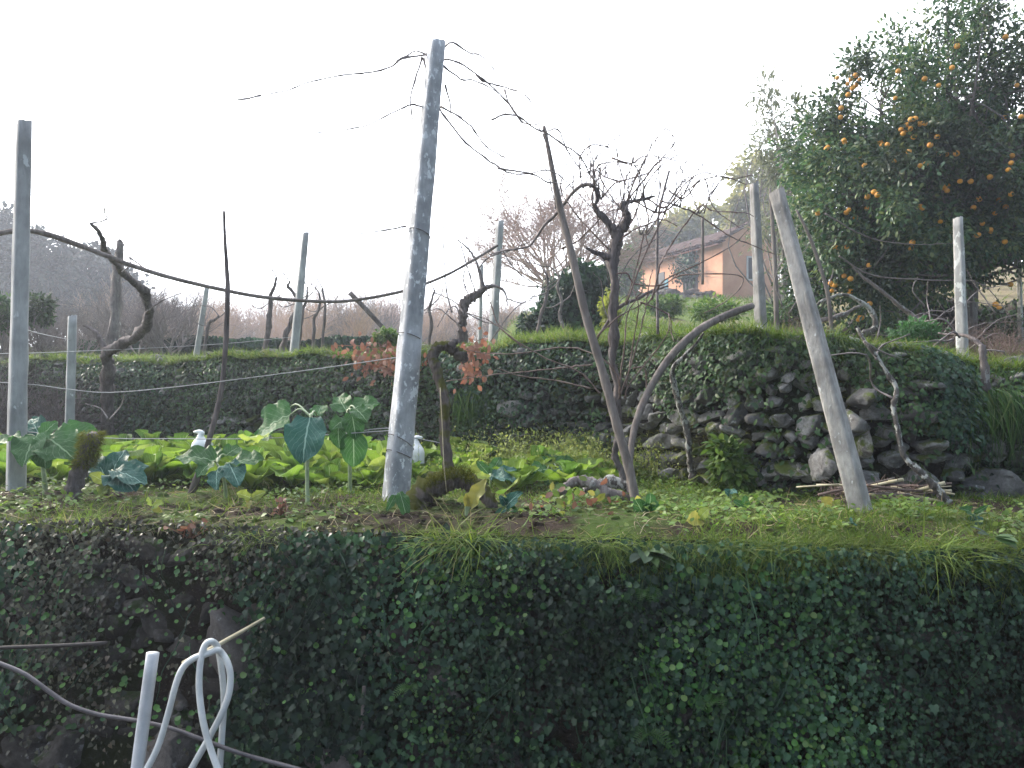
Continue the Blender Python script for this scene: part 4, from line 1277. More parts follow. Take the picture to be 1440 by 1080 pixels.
# --- lichen vines hanging down the right wall
b = P(1333, 706, 4.1)
v6 = vine('grapevine', 'lichen-spotted vine slanting up the right wall behind the cane pile', b, [
    (PL([(1334, 708), (1318, 690), (1302, 672), (1290, 658), (1278, 648), (1268, 628), (1260, 600), (1258, 570), (1260, 548), (1248, 525), (1232, 502), (1215, 480), (1206, 462)], (4.1, 4.35)), [.022, .024, .02, .02, .016, .014, .013, .014, .013, .010, .010, .010, .008], 'lichen_branch')])
canes(v6, [[(1256, 560), (1240, 540), (1213, 500), (1165, 500), (1150, 520)], [(1232, 505), (1250, 485), (1280, 470)], [(1215, 480), (1240, 495), (1270, 505)]], 4.3, .006, 'cane_grey')
b = PG(972, 5.15)
v7 = vine('grapevine', 'slender lichen-flecked vine against the wall left of the leafy wall shrub', b, [
    (np.vstack([b, PL([(973, 660), (970, 635), (966, 600), (958, 575), (950, 548), (946, 525), (953, 510), (972, 490), (990, 470)], (5.15, 4.9))]), [.026, .022, .02, .02, .016, .018, .016, .013, .010, .008], 'lichen_branch')])
b = PH(1384, 5.)
v8 = vine('grapevine', 'grey vine growing down the wall edge right of the white post', b, [
    (PL([(1382, 485), (1384, 510), (1387, 535), (1395, 555), (1415, 562), (1450, 556), (1490, 552)], 4.75), [.018, .022, .024, .022, .02, .018, .018], 'vine_grey'),
    (PL([(1383, 490), (1366, 476), (1345, 470), (1320, 468)], (4.75, 5.1)), [.016, .012, .010, .006], 'vine')])
canes(v8, [[(1345, 470), (1320, 450), (1300, 452)], [(1340, 478), (1300, 480), (1250, 483)], [(1384, 500), (1392, 494), (1412, 494), (1414, 500)], [(1350, 474), (1330, 470), (1290, 505), (1245, 510)]], 4.9, .006, 'cane_grey')


# ================================================================== twigs, brush, bare trees
def grow(mb, p, d, L, r, lev, maxl, g, kids=(4, 7), spread=.75, trop=.12, wander=.12, taper=.5, rmin=.0022):
    n = 5 if lev < 2 else 3
    pts = [p]; dd = d.copy()
    for i in range(n):
        dd = unit(dd + g.normal(size=3) * wander + A([0, 0, trop]) * (.6 if lev else .2))
        pts.append(pts[-1] + dd * L / n)
    pts = A(pts)
    rr = np.linspace(r, r * taper, n + 1)
    tube(mb, pts, rr, (7, 5, 4, 3, 3)[min(lev, 4)], 2 if lev < 2 else 1, cap=False)
    if lev >= maxl: return
    for k in range(g.integers(*kids)):
        t = g.uniform(.25, 1.0) if lev else g.uniform(.3, 1.0)
        i = min(int(t * n), n - 1); q = pts[i] + (pts[i + 1] - pts[i]) * (t * n - i)
        ax = unit(np.cross(dd, g.normal(size=3)))
        cd = unit(unit(pts[i + 1] - pts[i]) * .8 + ax * spread * g.uniform(.6, 1.3))
        grow(mb, q, cd, L * g.uniform(.45, .72), max(r * (taper + .3) * .55 * (1 - .4 * t), rmin), lev + 1, maxl, g, kids, spread, trop, wander, taper, rmin)


def bare_tree(label, base, H, mat, seed, stems=1, maxl=4, kids=(4, 7), spread=.75, r=None, name='bare_tree', cat='tree', lean=.25, group=None, trop=.12, L0=.45):
    g = np.random.default_rng(seed)
    root = thing(name, base, label, cat, group)
    b = A(base, )
    tr = MB(); cw = MB()
    r = r or H * .018
    for s in range(stems):
        d = unit(A([g.normal() * lean, g.normal() * lean, 1.]))
        L = H * L0 * g.uniform(.8, 1.1)
        pts = [b + A([g.normal() * .03, g.normal() * .03, -.1]) * (stems > 1) - A([0, 0, .05])]
        dd = d
        for i in range(4):
            dd = unit(dd + g.normal(size=3) * .1); pts.append(pts[-1] + dd * L / 4)
        pts = A(pts)
        tube(tr, pts, np.linspace(r, r * .6, 5), 8, 3, .08)
        for k in range(g.integers(kids[0] + 2, kids[1] + 3)):
            t = g.uniform(.3, 1.); i = min(int(t * 4), 3); q = pts[i] + (pts[i + 1] - pts[i]) * (t * 4 - i)
            ax = unit(np.cross(dd, g.normal(size=3)))
            grow(cw, q, unit(dd * .75 + ax * spread * g.uniform(.5, 1.2)), H * g.uniform(.28, .42), r * .5, 1, maxl, g, kids, spread, trop, rmin=H * .0014)
    tr.build('trunk', mat, root); cw.build('crown', mat, root)
    return root


def ht(o):
    return max(max(v.co.z for v in c.data.vertices) for c in o.children)


def place(proto, used, pos, s, rz, label, group):
    o = proto if not used else copy_tree(proto)
    o.location = tuple(pos); o.scale = (s, s, s * rng.uniform(.9, 1.1)); o.rotation_euler.z = rz
    o['label'] = label; o['group'] = group
    return o


# the rounded leafless tree left of the house
rt = bare_tree('leafless pink-brown tree with a dense round crown, left of the house', PH(785, 26), 4.5, M['twig_pink'], 5, 5, 4, (4, 7), .8, .05, L0=.3, trop=.06, lean=.4)
s_ = 4.7 / (ht(rt) - WL[rt.name][2] * 0); rt.scale = (s_ * 1.25, s_ * 1.25, s_)
# hazy wood at the far left and centre
protos = [bare_tree('x', (0, 0, 0), 5., M[m], 20 + i, 2, 3, (5, 8), .6, .06, 'bare_tree', 'tree', .3, None, .16, .35) for i, m in enumerate(['twig', 'twig_pink', 'twig_warm', 'twig'])]
used = [0] * 4; hts = [ht(o) * .92 for o in protos]
for i in range(130):
    px = rng.uniform(150, 790)
    d = rng.uniform(26, 60)
    top = np.interp(px, [60, 180, 250, 330, 420, 500, 540, 600, 680, 740, 790], [385, 398, 405, 404, 408, 398, 400, 410, 404, 412, 414]) + rng.uniform(-6, 34)
    z = hz1((px - 720) / F * d, d)
    H = CAMZ - (top - 540) / F * d - z
    if H < 1.2: continue
    k = int(rng.integers(0, 4))
    if 380 < px < 740: k = int(rng.choice([1, 2, 2, 0]))
    place(protos[k], used[k], (float((px - 720) / F * d), d, z - .1), H / hts[k], rng.uniform(0, 6.28), 'bare tree in the hazy winter wood beyond the left terraces', 'bare trees in the hazy wood'); used[k] = 1
# grey brush behind the crooked vine
bp = [bare_tree('x', (0, 0, 0), 2.4, M[('twig', 'vine_grey')[i]], 40 + i, 7, 3, (3, 5), .6, .03, 'bare_shrub', 'shrub', .4, None, .08, .4) for i in range(2)]
used = [0, 0]; hb_ = [ht(o) * .93 for o in bp]
for i, (px, d, top) in enumerate([(20, 11, 420), (70, 12, 405), (110, 10.5, 430), (150, 13, 405), (190, 12, 398), (215, 14, 372), (235, 12, 392), (55, 9.4, 430), (262, 15, 400), (135, 15, 395), (5, 13, 400), (-30, 10, 410), (180, 17, 385), (90, 16, 395)]):
    z = hz1((px - 720) / F * d, d); H = CAMZ - (top - 540) / F * d - z
    place(bp[i % 2], used[i % 2], (float((px - 720) / F * d), d, z - .05), H / hb_[i % 2], rng.uniform(0, 6.28), 'grey leafless shrub in the thicket behind the crooked vine', 'leafless shrubs at the left'); used[i % 2] = 1
# dark tangle against the wall's left end
tangle = [bare_tree('x', (0, 0, 0), 1.5, M['vine'], 50, 8, 3, (3, 5), .8, .02, 'brush_tangle', 'brush', .6, None, .02, .35)]
for i, (px, d, h, lb) in enumerate([(62, 7.6, 1.15, 'tall dark tangle of brush just right of the left post'), (10, 7.9, 1.3, 'dark brush at the left edge of the wall behind the left post'), (-40, 7.6, 1.2, 'brush running out of the left side of the picture')]):
    o = place(tangle[0], i, PG(px, d), h / 1.5, i * 2.1, lb, 'brush against the wall at left')
# tangle of thin twigs at the right edge under the orange tree
tg = bare_tree('x', (0, 0, 0), .8, M['cane'], 61, 7, 3, (4, 6), .9, .012, 'twig_tangle', 'brush', .7, None, .0, .4)
for i, (px, d, h, lb) in enumerate([(1405, 5.6, .5, 'purple twig tangle at the right edge beside the white post'), (1300, 6.6, .55, 'twig tangle left of the white post on the upper terrace'), (1440, 6.2, .6, 'outermost twig tangle half out of the right edge'), (1120, 7.4, .7, 'twiggy brush behind the top of the leaning stone post'), (1140, 6.2, .45, 'twigs on the wall top right of the leaning stone post'), (1330, 8.2, .8, 'thin twig brush under the orange tree crown')]):
    place(tg, i, PH(px, d), h / .8, i * 1.3, lb, 'twig tangles on the upper terrace')


# ================================================================== leafy trees and bushes
def leafy(name, label, cat, base, blobs, ncl, lpc, lsize, tpl, mat, bark, trunk=None, seed=1, csize=.25, group=None, bdir=0.3, shell=.55, limbs=True, tr_r=.06, flat=1.0):
    g = np.random.default_rng(seed)
    root = thing(name, base, label, cat, group)
    b = A(base, )
    wts = A([bl[1][0] * bl[1][1] * bl[1][2] for bl in blobs]) ** .75; wts /= wts.sum()
    cen = []
    for i in range(ncl):
        c, r = blobs[g.choice(len(blobs), p=wts)]
        v = unit(g.normal(size=3)) * (shell + (1 - shell) * g.uniform()) ** .7 * g.uniform(.75, 1.05)
        cen.append(A(c, ) + v * A(r, ))
    cen = A(cen)
    n = ncl * lpc
    ci = np.repeat(np.arange(ncl), lpc)
    pos = cen[ci] + unit(g.normal(size=(n, 3))) * (1.75 * g.uniform(0, 1, (n, 1)) ** .6) * csize * A([1, 1, flat]) * g.uniform(.6, 1.2, ncl)[ci][:, None]
    out = unit(pos - cen.mean(0))
    fwd = unit(unit(pos - cen[ci]) + out * .4 + g.normal(size=(n, 3)) * .5 + A([0, 0, -.25]))
    nr = unit(out * bdir + A([0, 0, .8]) + g.normal(size=(n, 3)) * .55)
    mb = MB(); scatter(mb, tpl, pos, fwd, nr, lsize * g.uniform(.6, 1.2, n))
    if limbs:
        tb = MB()
        tp = A(trunk, ) if trunk is not None else A([b - A([0, 0, .1]), b + A([.02, 0, .4]) * tr_r * 8, cen.mean(0)])
        q = tube(tb, tp, np.linspace(tr_r, tr_r * .55, len(tp)), 10, 5, .06)
        tb.build('trunk', bark, root)
        lb = MB()
        for i in range(0, ncl, 2):
            s = q[g.integers(len(q) // 3, len(q))]
            mid = (s + cen[i]) / 2 + g.normal(size=3) * .12 * np.linalg.norm(cen[i] - s)
            tube(lb, [s, mid, cen[i]], [tr_r * .28, tr_r * .06], 5, 4, cap=False)
        lb.build('limbs', bark, root)
    mb.build('crown', mat, root)
    return root, cen, pos


OD = 9.2
k = OD / F
oblobs = [(P(cx, cy, OD + dz), (rx * k, ry_, rz_ * k)) for cx, cy, rx, rz_, ry_, dz in [(1345, 105, 105, 112, 1.0, 0), (1232, 165, 92, 112, .9, -.1), (1330, 270, 150, 130, 1.2, -.2), (1185, 275, 78, 115, .8, .1), (1450, 210, 110, 180, 1.2, 0), (1185, 405, 66, 66, .5, -.3), (1290, 395, 60, 40, .5, -.2), (1240, 420, 50, 45, .4, -.3), (1140, 400, 40, 55, .4, -.1), (1150, 330, 50, 80, .6, -.2), (1150, 215, 48, 70, .6, .1), (1285, 350, 90, 60, .8, -.3), (1255, 270, 110, 120, 1.0, -.4), (1410, 330, 80, 60, .7, -.3), (1560, 220, 110, 170, 1.2, .3)]]
ob = PH(1363, OD)
otree, ocen, opos = leafy('orange_tree', 'dense dark orange tree full of ripe fruit at the upper right', 'tree', ob, oblobs, 980, 98, .064, OVAL, M['orange_leaf'], M['vine_grey'], [ob - A([0, 0, .1]), P(1366, 420, OD), P(1362, 360, OD), P(1345, 290, OD), P(1320, 180, OD)], 3, .15, tr_r=.075)
fr = [(1203, 106), (1196, 112), (1204, 120), (1199, 124), (1192, 118), (1209, 112), (1193, 133), (1259, 138), (1281, 168), (1276, 176), (1270, 188), (1267, 182), (1273, 186), (1280, 181), (1294, 174), (1301, 174), (1287, 167), (1285, 193), (1308, 204), (1278, 213), (1321, 216), (1331, 217), (1345, 216), (1294, 233), (1302, 230), (1241, 204), (1248, 203), (1238, 200), (1188, 200), (1187, 197), (1209, 220), (1216, 233), (1164, 207), (1162, 209), (1350, 255), (1365, 255), (1333, 261), (1412, 165), (1436, 164), (1423, 219), (1418, 239), (1422, 229), (1392, 249), (1377, 280), (1405, 281), (1414, 291), (1422, 273), (1294, 290), (1297, 293), (1183, 152), (1182, 165), (1219, 293), (1234, 274), (1374, 331), (1376, 330), (1393, 326), (1393, 323), (1283, 341), (1281, 349), (1190, 299), (1203, 306), (1175, 348), (1187, 388), (1196, 392), (1171, 400), (1168, 398), (1174, 401), (1195, 411), (1197, 409), (1170, 409), (1212, 447), (1207, 450), (1209, 446), (1223, 427), (1413, 340), (1369, 292), (1258, 226), (1339, 95), (1414, 52), (1346, 65), (1320, 120), (1222, 373), (1399, 300), (1150, 300), (1421, 400), (1405, 432), (1400, 428), (1430, 120)]
fv = MB(); fv.add(ICO2[0] * .028 * A([1, 1, .95]), [ICO2[1]])
fo = None
fr += [(1160 + 230 * rng.uniform(), 90 + 280 * rng.uniform()) for _ in range(100 - len(fr))]
for i, (px, py) in enumerate(fr[:100]):
    near = opos[(np.abs((opos[:, 0] / opos[:, 1] * F + 720) - px) < 16) & (np.abs(540 - (opos[:, 2] - CAMZ) / opos[:, 1] * F - py) < 16)]
    d = float(np.percentile(near[:, 1], rng.choice([3, 6, 12]))) - .03 if len(near) > 5 else OD - .8
    q = P(px, py, d)
    if fo is None:
        fo = fv.build('orange_fruit', M['orange'], otree, origin=(0, 0, 0)); o = fo
    else:
        o = fo.copy(); COL.objects.link(o); o.parent = otree
    o.location = tuple(q - A(WL[otree.name], )); s = rng.uniform(.85, 1.15); o.scale = (s, s, s)


def pb(cx, cy, d, rx, rz_, ry_):                    # a blob of crown from its place in the photo
    return (P(cx, cy, d), (rx / F * d, ry_, rz_ / F * d))


leafy('feathery_tree', 'pale feathery tree showing left of the orange tree', 'tree', PH(1100, 15), [pb(1090, 160, 15, 42, 60, .6), (P(1120, 250, 15), (.8, .7, 1.1)), pb(1085, 215, 15, 30, 50, .5), pb(1105, 330, 15, 45, 60, .6)], 90, 40, .14, LANCE, M['grey_leaf'], M['twig'], None, 8, .2, tr_r=.07)
leafy('yellow_tree', 'sunlit yellow-green tree behind the right end of the house', 'tree', PH(1066, 44), [pb(1062, 262, 44, 36, 44, 1.4), pb(1085, 310, 44, 40, 55, 1.6), pb(1040, 300, 44, 18, 30, 1.)], 100, 60, .3, CLUMP, M['gold_leaf'], M['twig_warm'], None, 9, .35, tr_r=.15)
for i, (px, py, rx, rz_, d, lb, mat) in enumerate([(960, 325, 36, 26, 52, 'yellowish scrub tree above the left half of the house roof', 'gold_leaf'), (1010, 318, 40, 30, 55, 'yellowish scrub tree above the right half of the house roof', 'gold_leaf'), (915, 345, 30, 24, 50, 'brownish scrub tree at the left end of the house roof', 'grey_leaf'), (872, 378, 20, 26, 38, 'green bush immediately left of the house', 'bush_leaf'),
                                               (1132, 330, 26, 50, 30, 'grey-green tree between the house and the orange tree', 'grey_leaf')]):
    b = PH(px, d)
    leafy('scrub_tree', lb, 'tree', b, [pb(px, py, d, rx, rz_, 1.5), pb(px, py + 25, d, rx * 1.1, rz_, 1.5)], 90, 60, .28 * d / 45, CLUMP, M[mat], M['twig_warm'], None, 30 + i, .3, tr_r=.1)
for i, (cx, cy, rx, rz_, d, lb) in enumerate([(8, 350, 45, 48, 40, 'darkest evergreen at the left edge behind the left post'), (62, 375, 46, 45, 38, 'dark evergreen between the left post and the crooked vine, reddish top'), (125, 385, 44, 40, 42, 'rounded hazy evergreen left of the crooked vine'), (165, 410, 30, 40, 44, 'small hazy evergreen behind the sawn trunk'), (-40, 330, 50, 60, 40, 'evergreen beyond the left edge of the picture')]):
    leafy('evergreen_tree', lb, 'tree', PH(cx, d), [pb(cx, cy, d, rx, rz_, 1.8), pb(cx - 12, cy + 30, d, rx * .9, rz_, 1.8), pb(cx + 15, cy + 45, d, rx * .9, rz_, 1.8), pb(cx, cy - rz_ * .5, d, rx * .5, rz_ * .6, 1.)], 85, 80, .26, CLUMP, M['evergreen'], M['vine'], None, 50 + i, .32, tr_r=.2)
for i, (px, py, d, rx, rz_, lb, mat) in enumerate([(52, 436, 9.6, 26, 20, 'green leaf clump in the brush right of the left post', 'creeper'), (4, 440, 10, 26, 24, 'green leafy bush at the left edge', 'creeper'), (858, 435, 9.3, 14, 30, 'yellow-green bush squeezed between the ivy mound and the tall vine', 'yel_bush'), (1005, 438, 12, 34, 9, 'low green shrub below the house', 'bush_leaf'), (935, 430, 16, 26, 8, 'low shrub left below the house door', 'bush_leaf'), (1290, 470, 6.4, 30, 16, 'blue-green leafy plant on the terrace under the orange tree', 'collard'),
                                                  (1110, 445, 9., 40, 24, 'bushy undergrowth behind the leaning stone post', 'creeper'), (1235, 415, 9.8, 40, 30, 'dark undergrowth below the left part of the orange tree', 'creeper'), (1400, 460, 9.5, 50, 24, 'dark undergrowth at right behind the twig tangle', 'creeper'), (540, 478, 8.4, 18, 12, 'green weed clump behind the dry leaves on the wall top', 'bush_leaf')]):
    b = PH(px, d); b[2] = min(b[2], P(px, py + rz_, d)[2])
    leafy('leafy_bush', lb, 'bush', b, [pb(px, py, d, rx, rz_, rx / F * d * .8)], 34, 34, .05 * d / 8, OVAL, M[mat], M['twig'], None, 70 + i, rx / F * d * .28, tr_r=.015)

# ivy-covered mound on the slope
mt = thing('ivy_mound', PH(812, 10), 'dark ivy-covered hut stub on the grassy slope left of the tall vine', 'ruin')
mb = MB()
th = np.linspace(0, 2 * math.pi, 28, endpoint=False); rows = []
zb = PH(812, 10)[2] - .5
for hh in np.linspace(0, 1, 9):
    r_ = .46 * (1 - .25 * hh ** 3) if hh < 1 else .2
    rows.append(np.stack([P(812, 0, 10)[0] + np.cos(th) * r_ * (1 + .08 * np.sin(3 * th)), 10.3 + np.sin(th) * r_ * .9, np.full(28, zb + hh * (3.05 - zb)) + .06 * np.sin(th * 2) * hh - .22 * hh * (np.cos(th) < -.2) * np.abs(np.cos(th))], 1))
rows = A(rows); i_ = np.arange(9 * 28).reshape(9, 28)
mb.add(rows.reshape(-1, 3), [np.stack([i_[:-1], np.roll(i_[:-1], -1, 1), np.roll(i_[1:], -1, 1), i_[1:]], -1).reshape(-1, 4), i_[-1][None]])
mb.build('masonry', M['earth'], mt)
mb = MB(); n = 7000
hh = rng.uniform(.1, 1.02, n); a = rng.uniform(math.pi * .9, math.pi * 2.1, n)
kp = rng.uniform(0, 1, n) < .35 + .65 * ((np.cos(a) < -.15) | (hh > .75))
hh, a = hh[kp], a[kp]; n = len(a)
r_ = .50 * (1 - .25 * hh ** 3) * (1 + .08 * np.sin(3 * a))
pos = np.stack([P(812, 0, 10)[0] + np.cos(a) * r_, 10.3 + np.sin(a) * r_ * .9, zb + hh * (3.08 - zb) - .22 * hh * (np.cos(a) < -.2) * np.abs(np.cos(a))], 1) + rng.normal(size=(n, 3)) * .04
nr = unit(np.stack([np.cos(a), np.sin(a), .5 + 0 * a], 1) + rng.normal(size=(n, 3)) * .4)
scatter(mb, IVY2, pos, unit(np.stack([rnd(n) * .6, rnd(n) * .3, -np.ones(n)], 1)), nr, rng.uniform(.04, .075, n))
mb.build('ivy', M['ivy'], mt)
leafy('leafy_bush', 'dark ivy bush spreading at the left foot of the ivy-covered hut stub', 'bush', PH(765, 9.6), [pb(757, 462, 9.6, 26, 16, .25), pb(775, 440, 9.9, 18, 24, .25)], 40, 40, .06, IVY2, M['ivy'], M['twig'], None, 90, .08, tr_r=.015)

# bank with a low dark wall on the upper left terrace
lw = thing('low_wall', (float((350 - 720) / F * 13), 13, hz1((350 - 720) / F * 13, 12.8)), 'low dark ivy-hung wall across the upper left terrace', 'stone wall')
xx = np.linspace(-7.2, -2.0, 90); hh = np.linspace(0, 1, 6)
Xl, Hl = np.meshgrid(xx, hh)
zb_ = hz(xx, np.full(90, 12.75)) - .1
zt_ = hz(xx, np.full(90, 13.6)) + .10
Zl = zb_ + Hl * (zt_ - zb_)
Yl = 12.78 + .1 * Hl + .04 * np.sin(Xl * 7 + Hl * 3) + .5 * (Hl > .99)
gridmesh(Xl, Yl, Zl).build('masonry', M['earth'], lw)
mb = MB(); n = 7000
x = rng.uniform(-7.2, -2.0, n); hh = rng.uniform(0, 1.0, n)
z = np.interp(x, xx, zb_) + hh * (np.interp(x, xx, zt_) - np.interp(x, xx, zb_))
scatter(mb, IVY2, np.stack([x, 12.72 - rng.uniform(0, .08, n), z], 1), unit(np.stack([rnd(n) * .6, -.4 + 0 * x, -np.ones(n)], 1)), jitdir((0, -1, .4), n, .5), rng.uniform(.05, .08, n))
mb.build('ivy', M['ivy'], lw)
# terrace wall beyond the orange tree
rw = thing('low_wall', (5.8, 9.9, hz1(5.8, 9.7)), 'shaded terrace wall under the orange tree at the right', 'stone wall')
xx = np.linspace(4.1, 9.5, 60); Xl, Hl = np.meshgrid(xx, np.linspace(0, 1, 6))
zb_ = hz(xx, np.full(60, 9.6)) - .1; zt_ = hz(xx, np.full(60, 10.4)) + .05
gridmesh(Xl, 9.72 + .15 * Hl + .04 * np.sin(Xl * 5 + Hl * 4) + .5 * (Hl > .99), zb_ + Hl * (zt_ - zb_)).build('masonry', M['earth'], rw)
mb = MB()
for i in range(110):
    x = rng.uniform(4.2, 9); h = rng.uniform(.05, .95)
    stone(mb, A([x, 9.72 + .1 * h, np.interp(x, xx, zb_) + h * (np.interp(x, xx, zt_) - np.interp(x, xx, zb_))]), (rng.uniform(.15, .4), .3, rng.uniform(.1, .2)), np.eye(3), 7000 + i, ICO2)
mb.build('stonework', M['stone_dark'], rw)

# ================================================================== the little orange house
def wallmat(name, cols):
    m, t, out = newmat(name)
    co = objco(t)
    n1 = noise(t, co, .9, 6, .65); n2 = noise(t, objco(t, (1, 1, .25)), 2.4, 5, .6)
    c = ramp(t, n1, [(.3, cols[0]), (.55, cols[1]), (.75, cols[2])])
    c = mixc(t, framp(t, n2, .56, .74, 0, .6), c, (.30, .20, .15))
    bn = nd(t, 'Bump', {'Strength': .4, 'Distance': .02, 'Height': noise(t, co, 14, 5)})
    b = nd(t, 'BsdfPrincipled', {'Base Color': c, 'Roughness': .92, 'Specular IOR Level': .1, 'Normal': bn.outputs[0]})
    t.links.new(b.outputs[0], out.inputs[0])
    return m


M['render'] = wallmat('orange_render', [(.5, .25, .16), (.62, .34, .22), (.7, .42, .3)])
M['tile'] = plainmat('roof_tile', [(.1, .06, .05), (.2, .14, .12)], .9, 3, .2, .5)
M['eave'] = plainmat('eave_boards', [(.10, .05, .04), (.16, .08, .065)], .9, 4, .2)
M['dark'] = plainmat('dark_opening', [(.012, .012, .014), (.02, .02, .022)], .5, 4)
M['frame'] = plainmat('window_frame', [(.4, .4, .4), (.5, .5, .5)], .6, 4)
M['blue'] = plainmat('blue_door_paint', [(.04, .16, .22), (.06, .22, .28)], .6, 4)
M['rubble'] = stonemat('rubble_stone', [(.07, .055, .05), (.15, .125, .11), (.22, .2, .18)], mossk=.62)

c0 = P(1016, 410, 36.)
ez = 8.2; gzH = 5.2; pz = 9.0
fdir = A([-.376, .926, 0]); gdir = A([.926, .376, 0]); up = A([0, 0, 1.])
L1, L2 = 7.3, 2.95
hs_ = thing('orange_house', (c0[0], c0[1], c0[2]), 'small derelict orange-rendered house with a tiled gable roof on the slope', 'house')
c0 = A([c0[0], c0[1], 0])


def hp(a, b, z): return c0 + fdir * a + gdir * b + up * z


def boxh(mb, a0, a1, b0, b1, z0, z1):
    v = [hp(a, b, z) for z in (z0, z1) for a, b in ((a0, b0), (a1, b0), (a1, b1), (a0, b1))]
    mb.add(v, [[(0, 1, 2, 3), (7, 6, 5, 4), (0, 4, 5, 1), (1, 5, 6, 2), (2, 6, 7, 3), (3, 7, 4, 0)]])


mb = MB()
v = [hp(0, 0, gzH), hp(0, L2, gzH), hp(0, L2, ez), hp(0, L2 / 2, pz), hp(0, 0, ez), hp(L1, 0, gzH), hp(L1, L2, gzH), hp(L1, L2, ez), hp(L1, L2 / 2, pz), hp(L1, 0, ez)]
mb.add(v, [[(0, 1, 2, 3, 4)], [(9, 8, 7, 6, 5)], [(0, 4, 9, 5), (1, 6, 7, 2)]])
mb.build('wall', M['render'], hs_, smooth_sh=False)
mb = MB()                                        # roof with corrugated tile rows on both slopes
na, nb = 74, 5
for sgn, b_e, b_r in ((0, -.42, L2 / 2), (1, L2 + .35, L2 / 2)):
    aa = np.linspace(-.22, L1 + .25, na * 2); bb = np.linspace(b_e, b_r, nb * 2)
    G1, G2 = np.meshgrid(aa, bb)
    zz = pz + .10 - np.abs(G2 - L2 / 2) * (pz - ez) / (L2 / 2) + .035 * np.sin(G1 * 2 * math.pi / .2) + .02 * fbm(np.stack([G1, G2, 0 * G1], -1).reshape(-1, 3), .8, 3).reshape(G1.shape)
    Vr = c0 + G1[..., None] * fdir + G2[..., None] * gdir + zz[..., None] * up
    i_ = np.arange(Vr.shape[0] * Vr.shape[1]).reshape(G1.shape)
    f = np.stack([i_[:-1, :-1], i_[:-1, 1:], i_[1:, 1:], i_[1:, :-1]], -1).reshape(-1, 4)
    mb.add(Vr.reshape(-1, 3), [f])
for i in range(90):                               # loose and broken tiles along eave and verge
    a = rng.uniform(-.22, L1); b = -.42 + rng.uniform(0, .25)
    if i % 3 == 0: a = -.22 + rng.uniform(0, .15); b = rng.uniform(-.4, L2 / 2)
    z = pz + .16 - abs(b - L2 / 2) * (pz - ez) / (L2 / 2)
    stone(mb, hp(a, b, z), (.34, .2, .07), A([gdir, fdir, up]), 8000 + i, ICO2)
roof = mb.build('roof', M['tile'], hs_, smooth_sh=False)
mb = MB()
k_ = (pz - ez) / (L2 / 2)
v = [hp(-.2, -.40, ez - .40 * k_ - .02), hp(L1 + .2, -.40, ez - .40 * k_ - .02), hp(L1 + .2, .02, ez - .04), hp(-.2, .02, ez - .04)]
v += [q + up * .05 for q in v]
mb.add(v, [[(3, 2, 1, 0), (4, 5, 6, 7), (0, 1, 5, 4), (1, 2, 6, 5), (2, 3, 7, 6), (3, 0, 4, 7)]])
mb.build('eave', M['eave'], roof, smooth_sh=False)


def opening(name, face, s0, s1, z0, z1, mat, fr=True):
    w = MB()
    if face == 'front': boxh(w, s0, s1, -.03, .05, z0, z1)
    else: boxh(w, -.03, .05, s0, s1, z0, z1)
    o = w.build(name, M[mat], hs_, smooth_sh=False)
    if fr:
        f = MB(); e = .07
        for q in ((s0 - e, s0, z0 - e, z1 + e), (s1, s1 + e, z0 - e, z1 + e), (s0, s1, z1, z1 + e), (s0, s1, z0 - e, z0), ((s0 + s1) / 2 - .025, (s0 + s1) / 2 + .025, z0, z1)):
            if face == 'front': boxh(f, q[0], q[1], -.06, .04, q[2], q[3])
            else: boxh(f, -.06, .04, q[0], q[1], q[2], q[3])
        f.build('frame', M['frame'], o, smooth_sh=False)
    return o


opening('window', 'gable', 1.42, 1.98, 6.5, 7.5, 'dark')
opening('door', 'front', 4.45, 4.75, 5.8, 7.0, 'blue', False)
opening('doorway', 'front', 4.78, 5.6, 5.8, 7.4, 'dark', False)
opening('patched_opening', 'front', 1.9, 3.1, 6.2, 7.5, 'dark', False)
mb = MB(); n = 1100                               # ivy hanging from the eave over the front
pos = hp(2.55, -.25, 7.35) + np.outer(rng.normal(size=n) * .45, fdir) + np.outer(rnd(n) * .15, gdir) + np.outer(rng.normal(size=n) * .36, up)
scatter(mb, CLUMP, pos, unit(np.stack([rnd(n) * .6, rnd(n) * .4, -np.ones(n)], 1)), jitdir((-.6, -.6, .4), n, .4), rng.uniform(.09, .16, n))
for a in (2.2, 2.5, 2.8):
    tube(mb, [hp(a, -.1, 5.6), hp(a + .1, -.12, 6.6), hp(2.5, -.2, 7.3)], [.05, .03], 5, 4)
mb.build('climbing_ivy', M['ivy'], hs_)
rb = thing('rubble_heap', hp(2.2, -.9, 5.9), 'grey rubble heap along the front of the orange house', 'rubble')
mb = MB()
for i in range(70):
    a = rng.uniform(.2, 5.5); b = -rng.uniform(.3, 1.2)
    q = hp(a, b, 0); s = rng.uniform(.2, .5)
    stone(mb, A([q[0], q[1], hz1(q[0], q[1]) + rng.uniform(.0, .45) * (1.3 + b)]), (s * 1.3, s, s * .7), np.eye(3), 8200 + i, ICO2)
mb.build('stones', M['rubble'], rb)

# ================================================================== vegetables
LW = lambda t: (.10 + .34 * smooth(.22, .7, t)) * (1 - smooth(.82, 1.02, t) * .75) if t > .2 else .05 + .1 * t


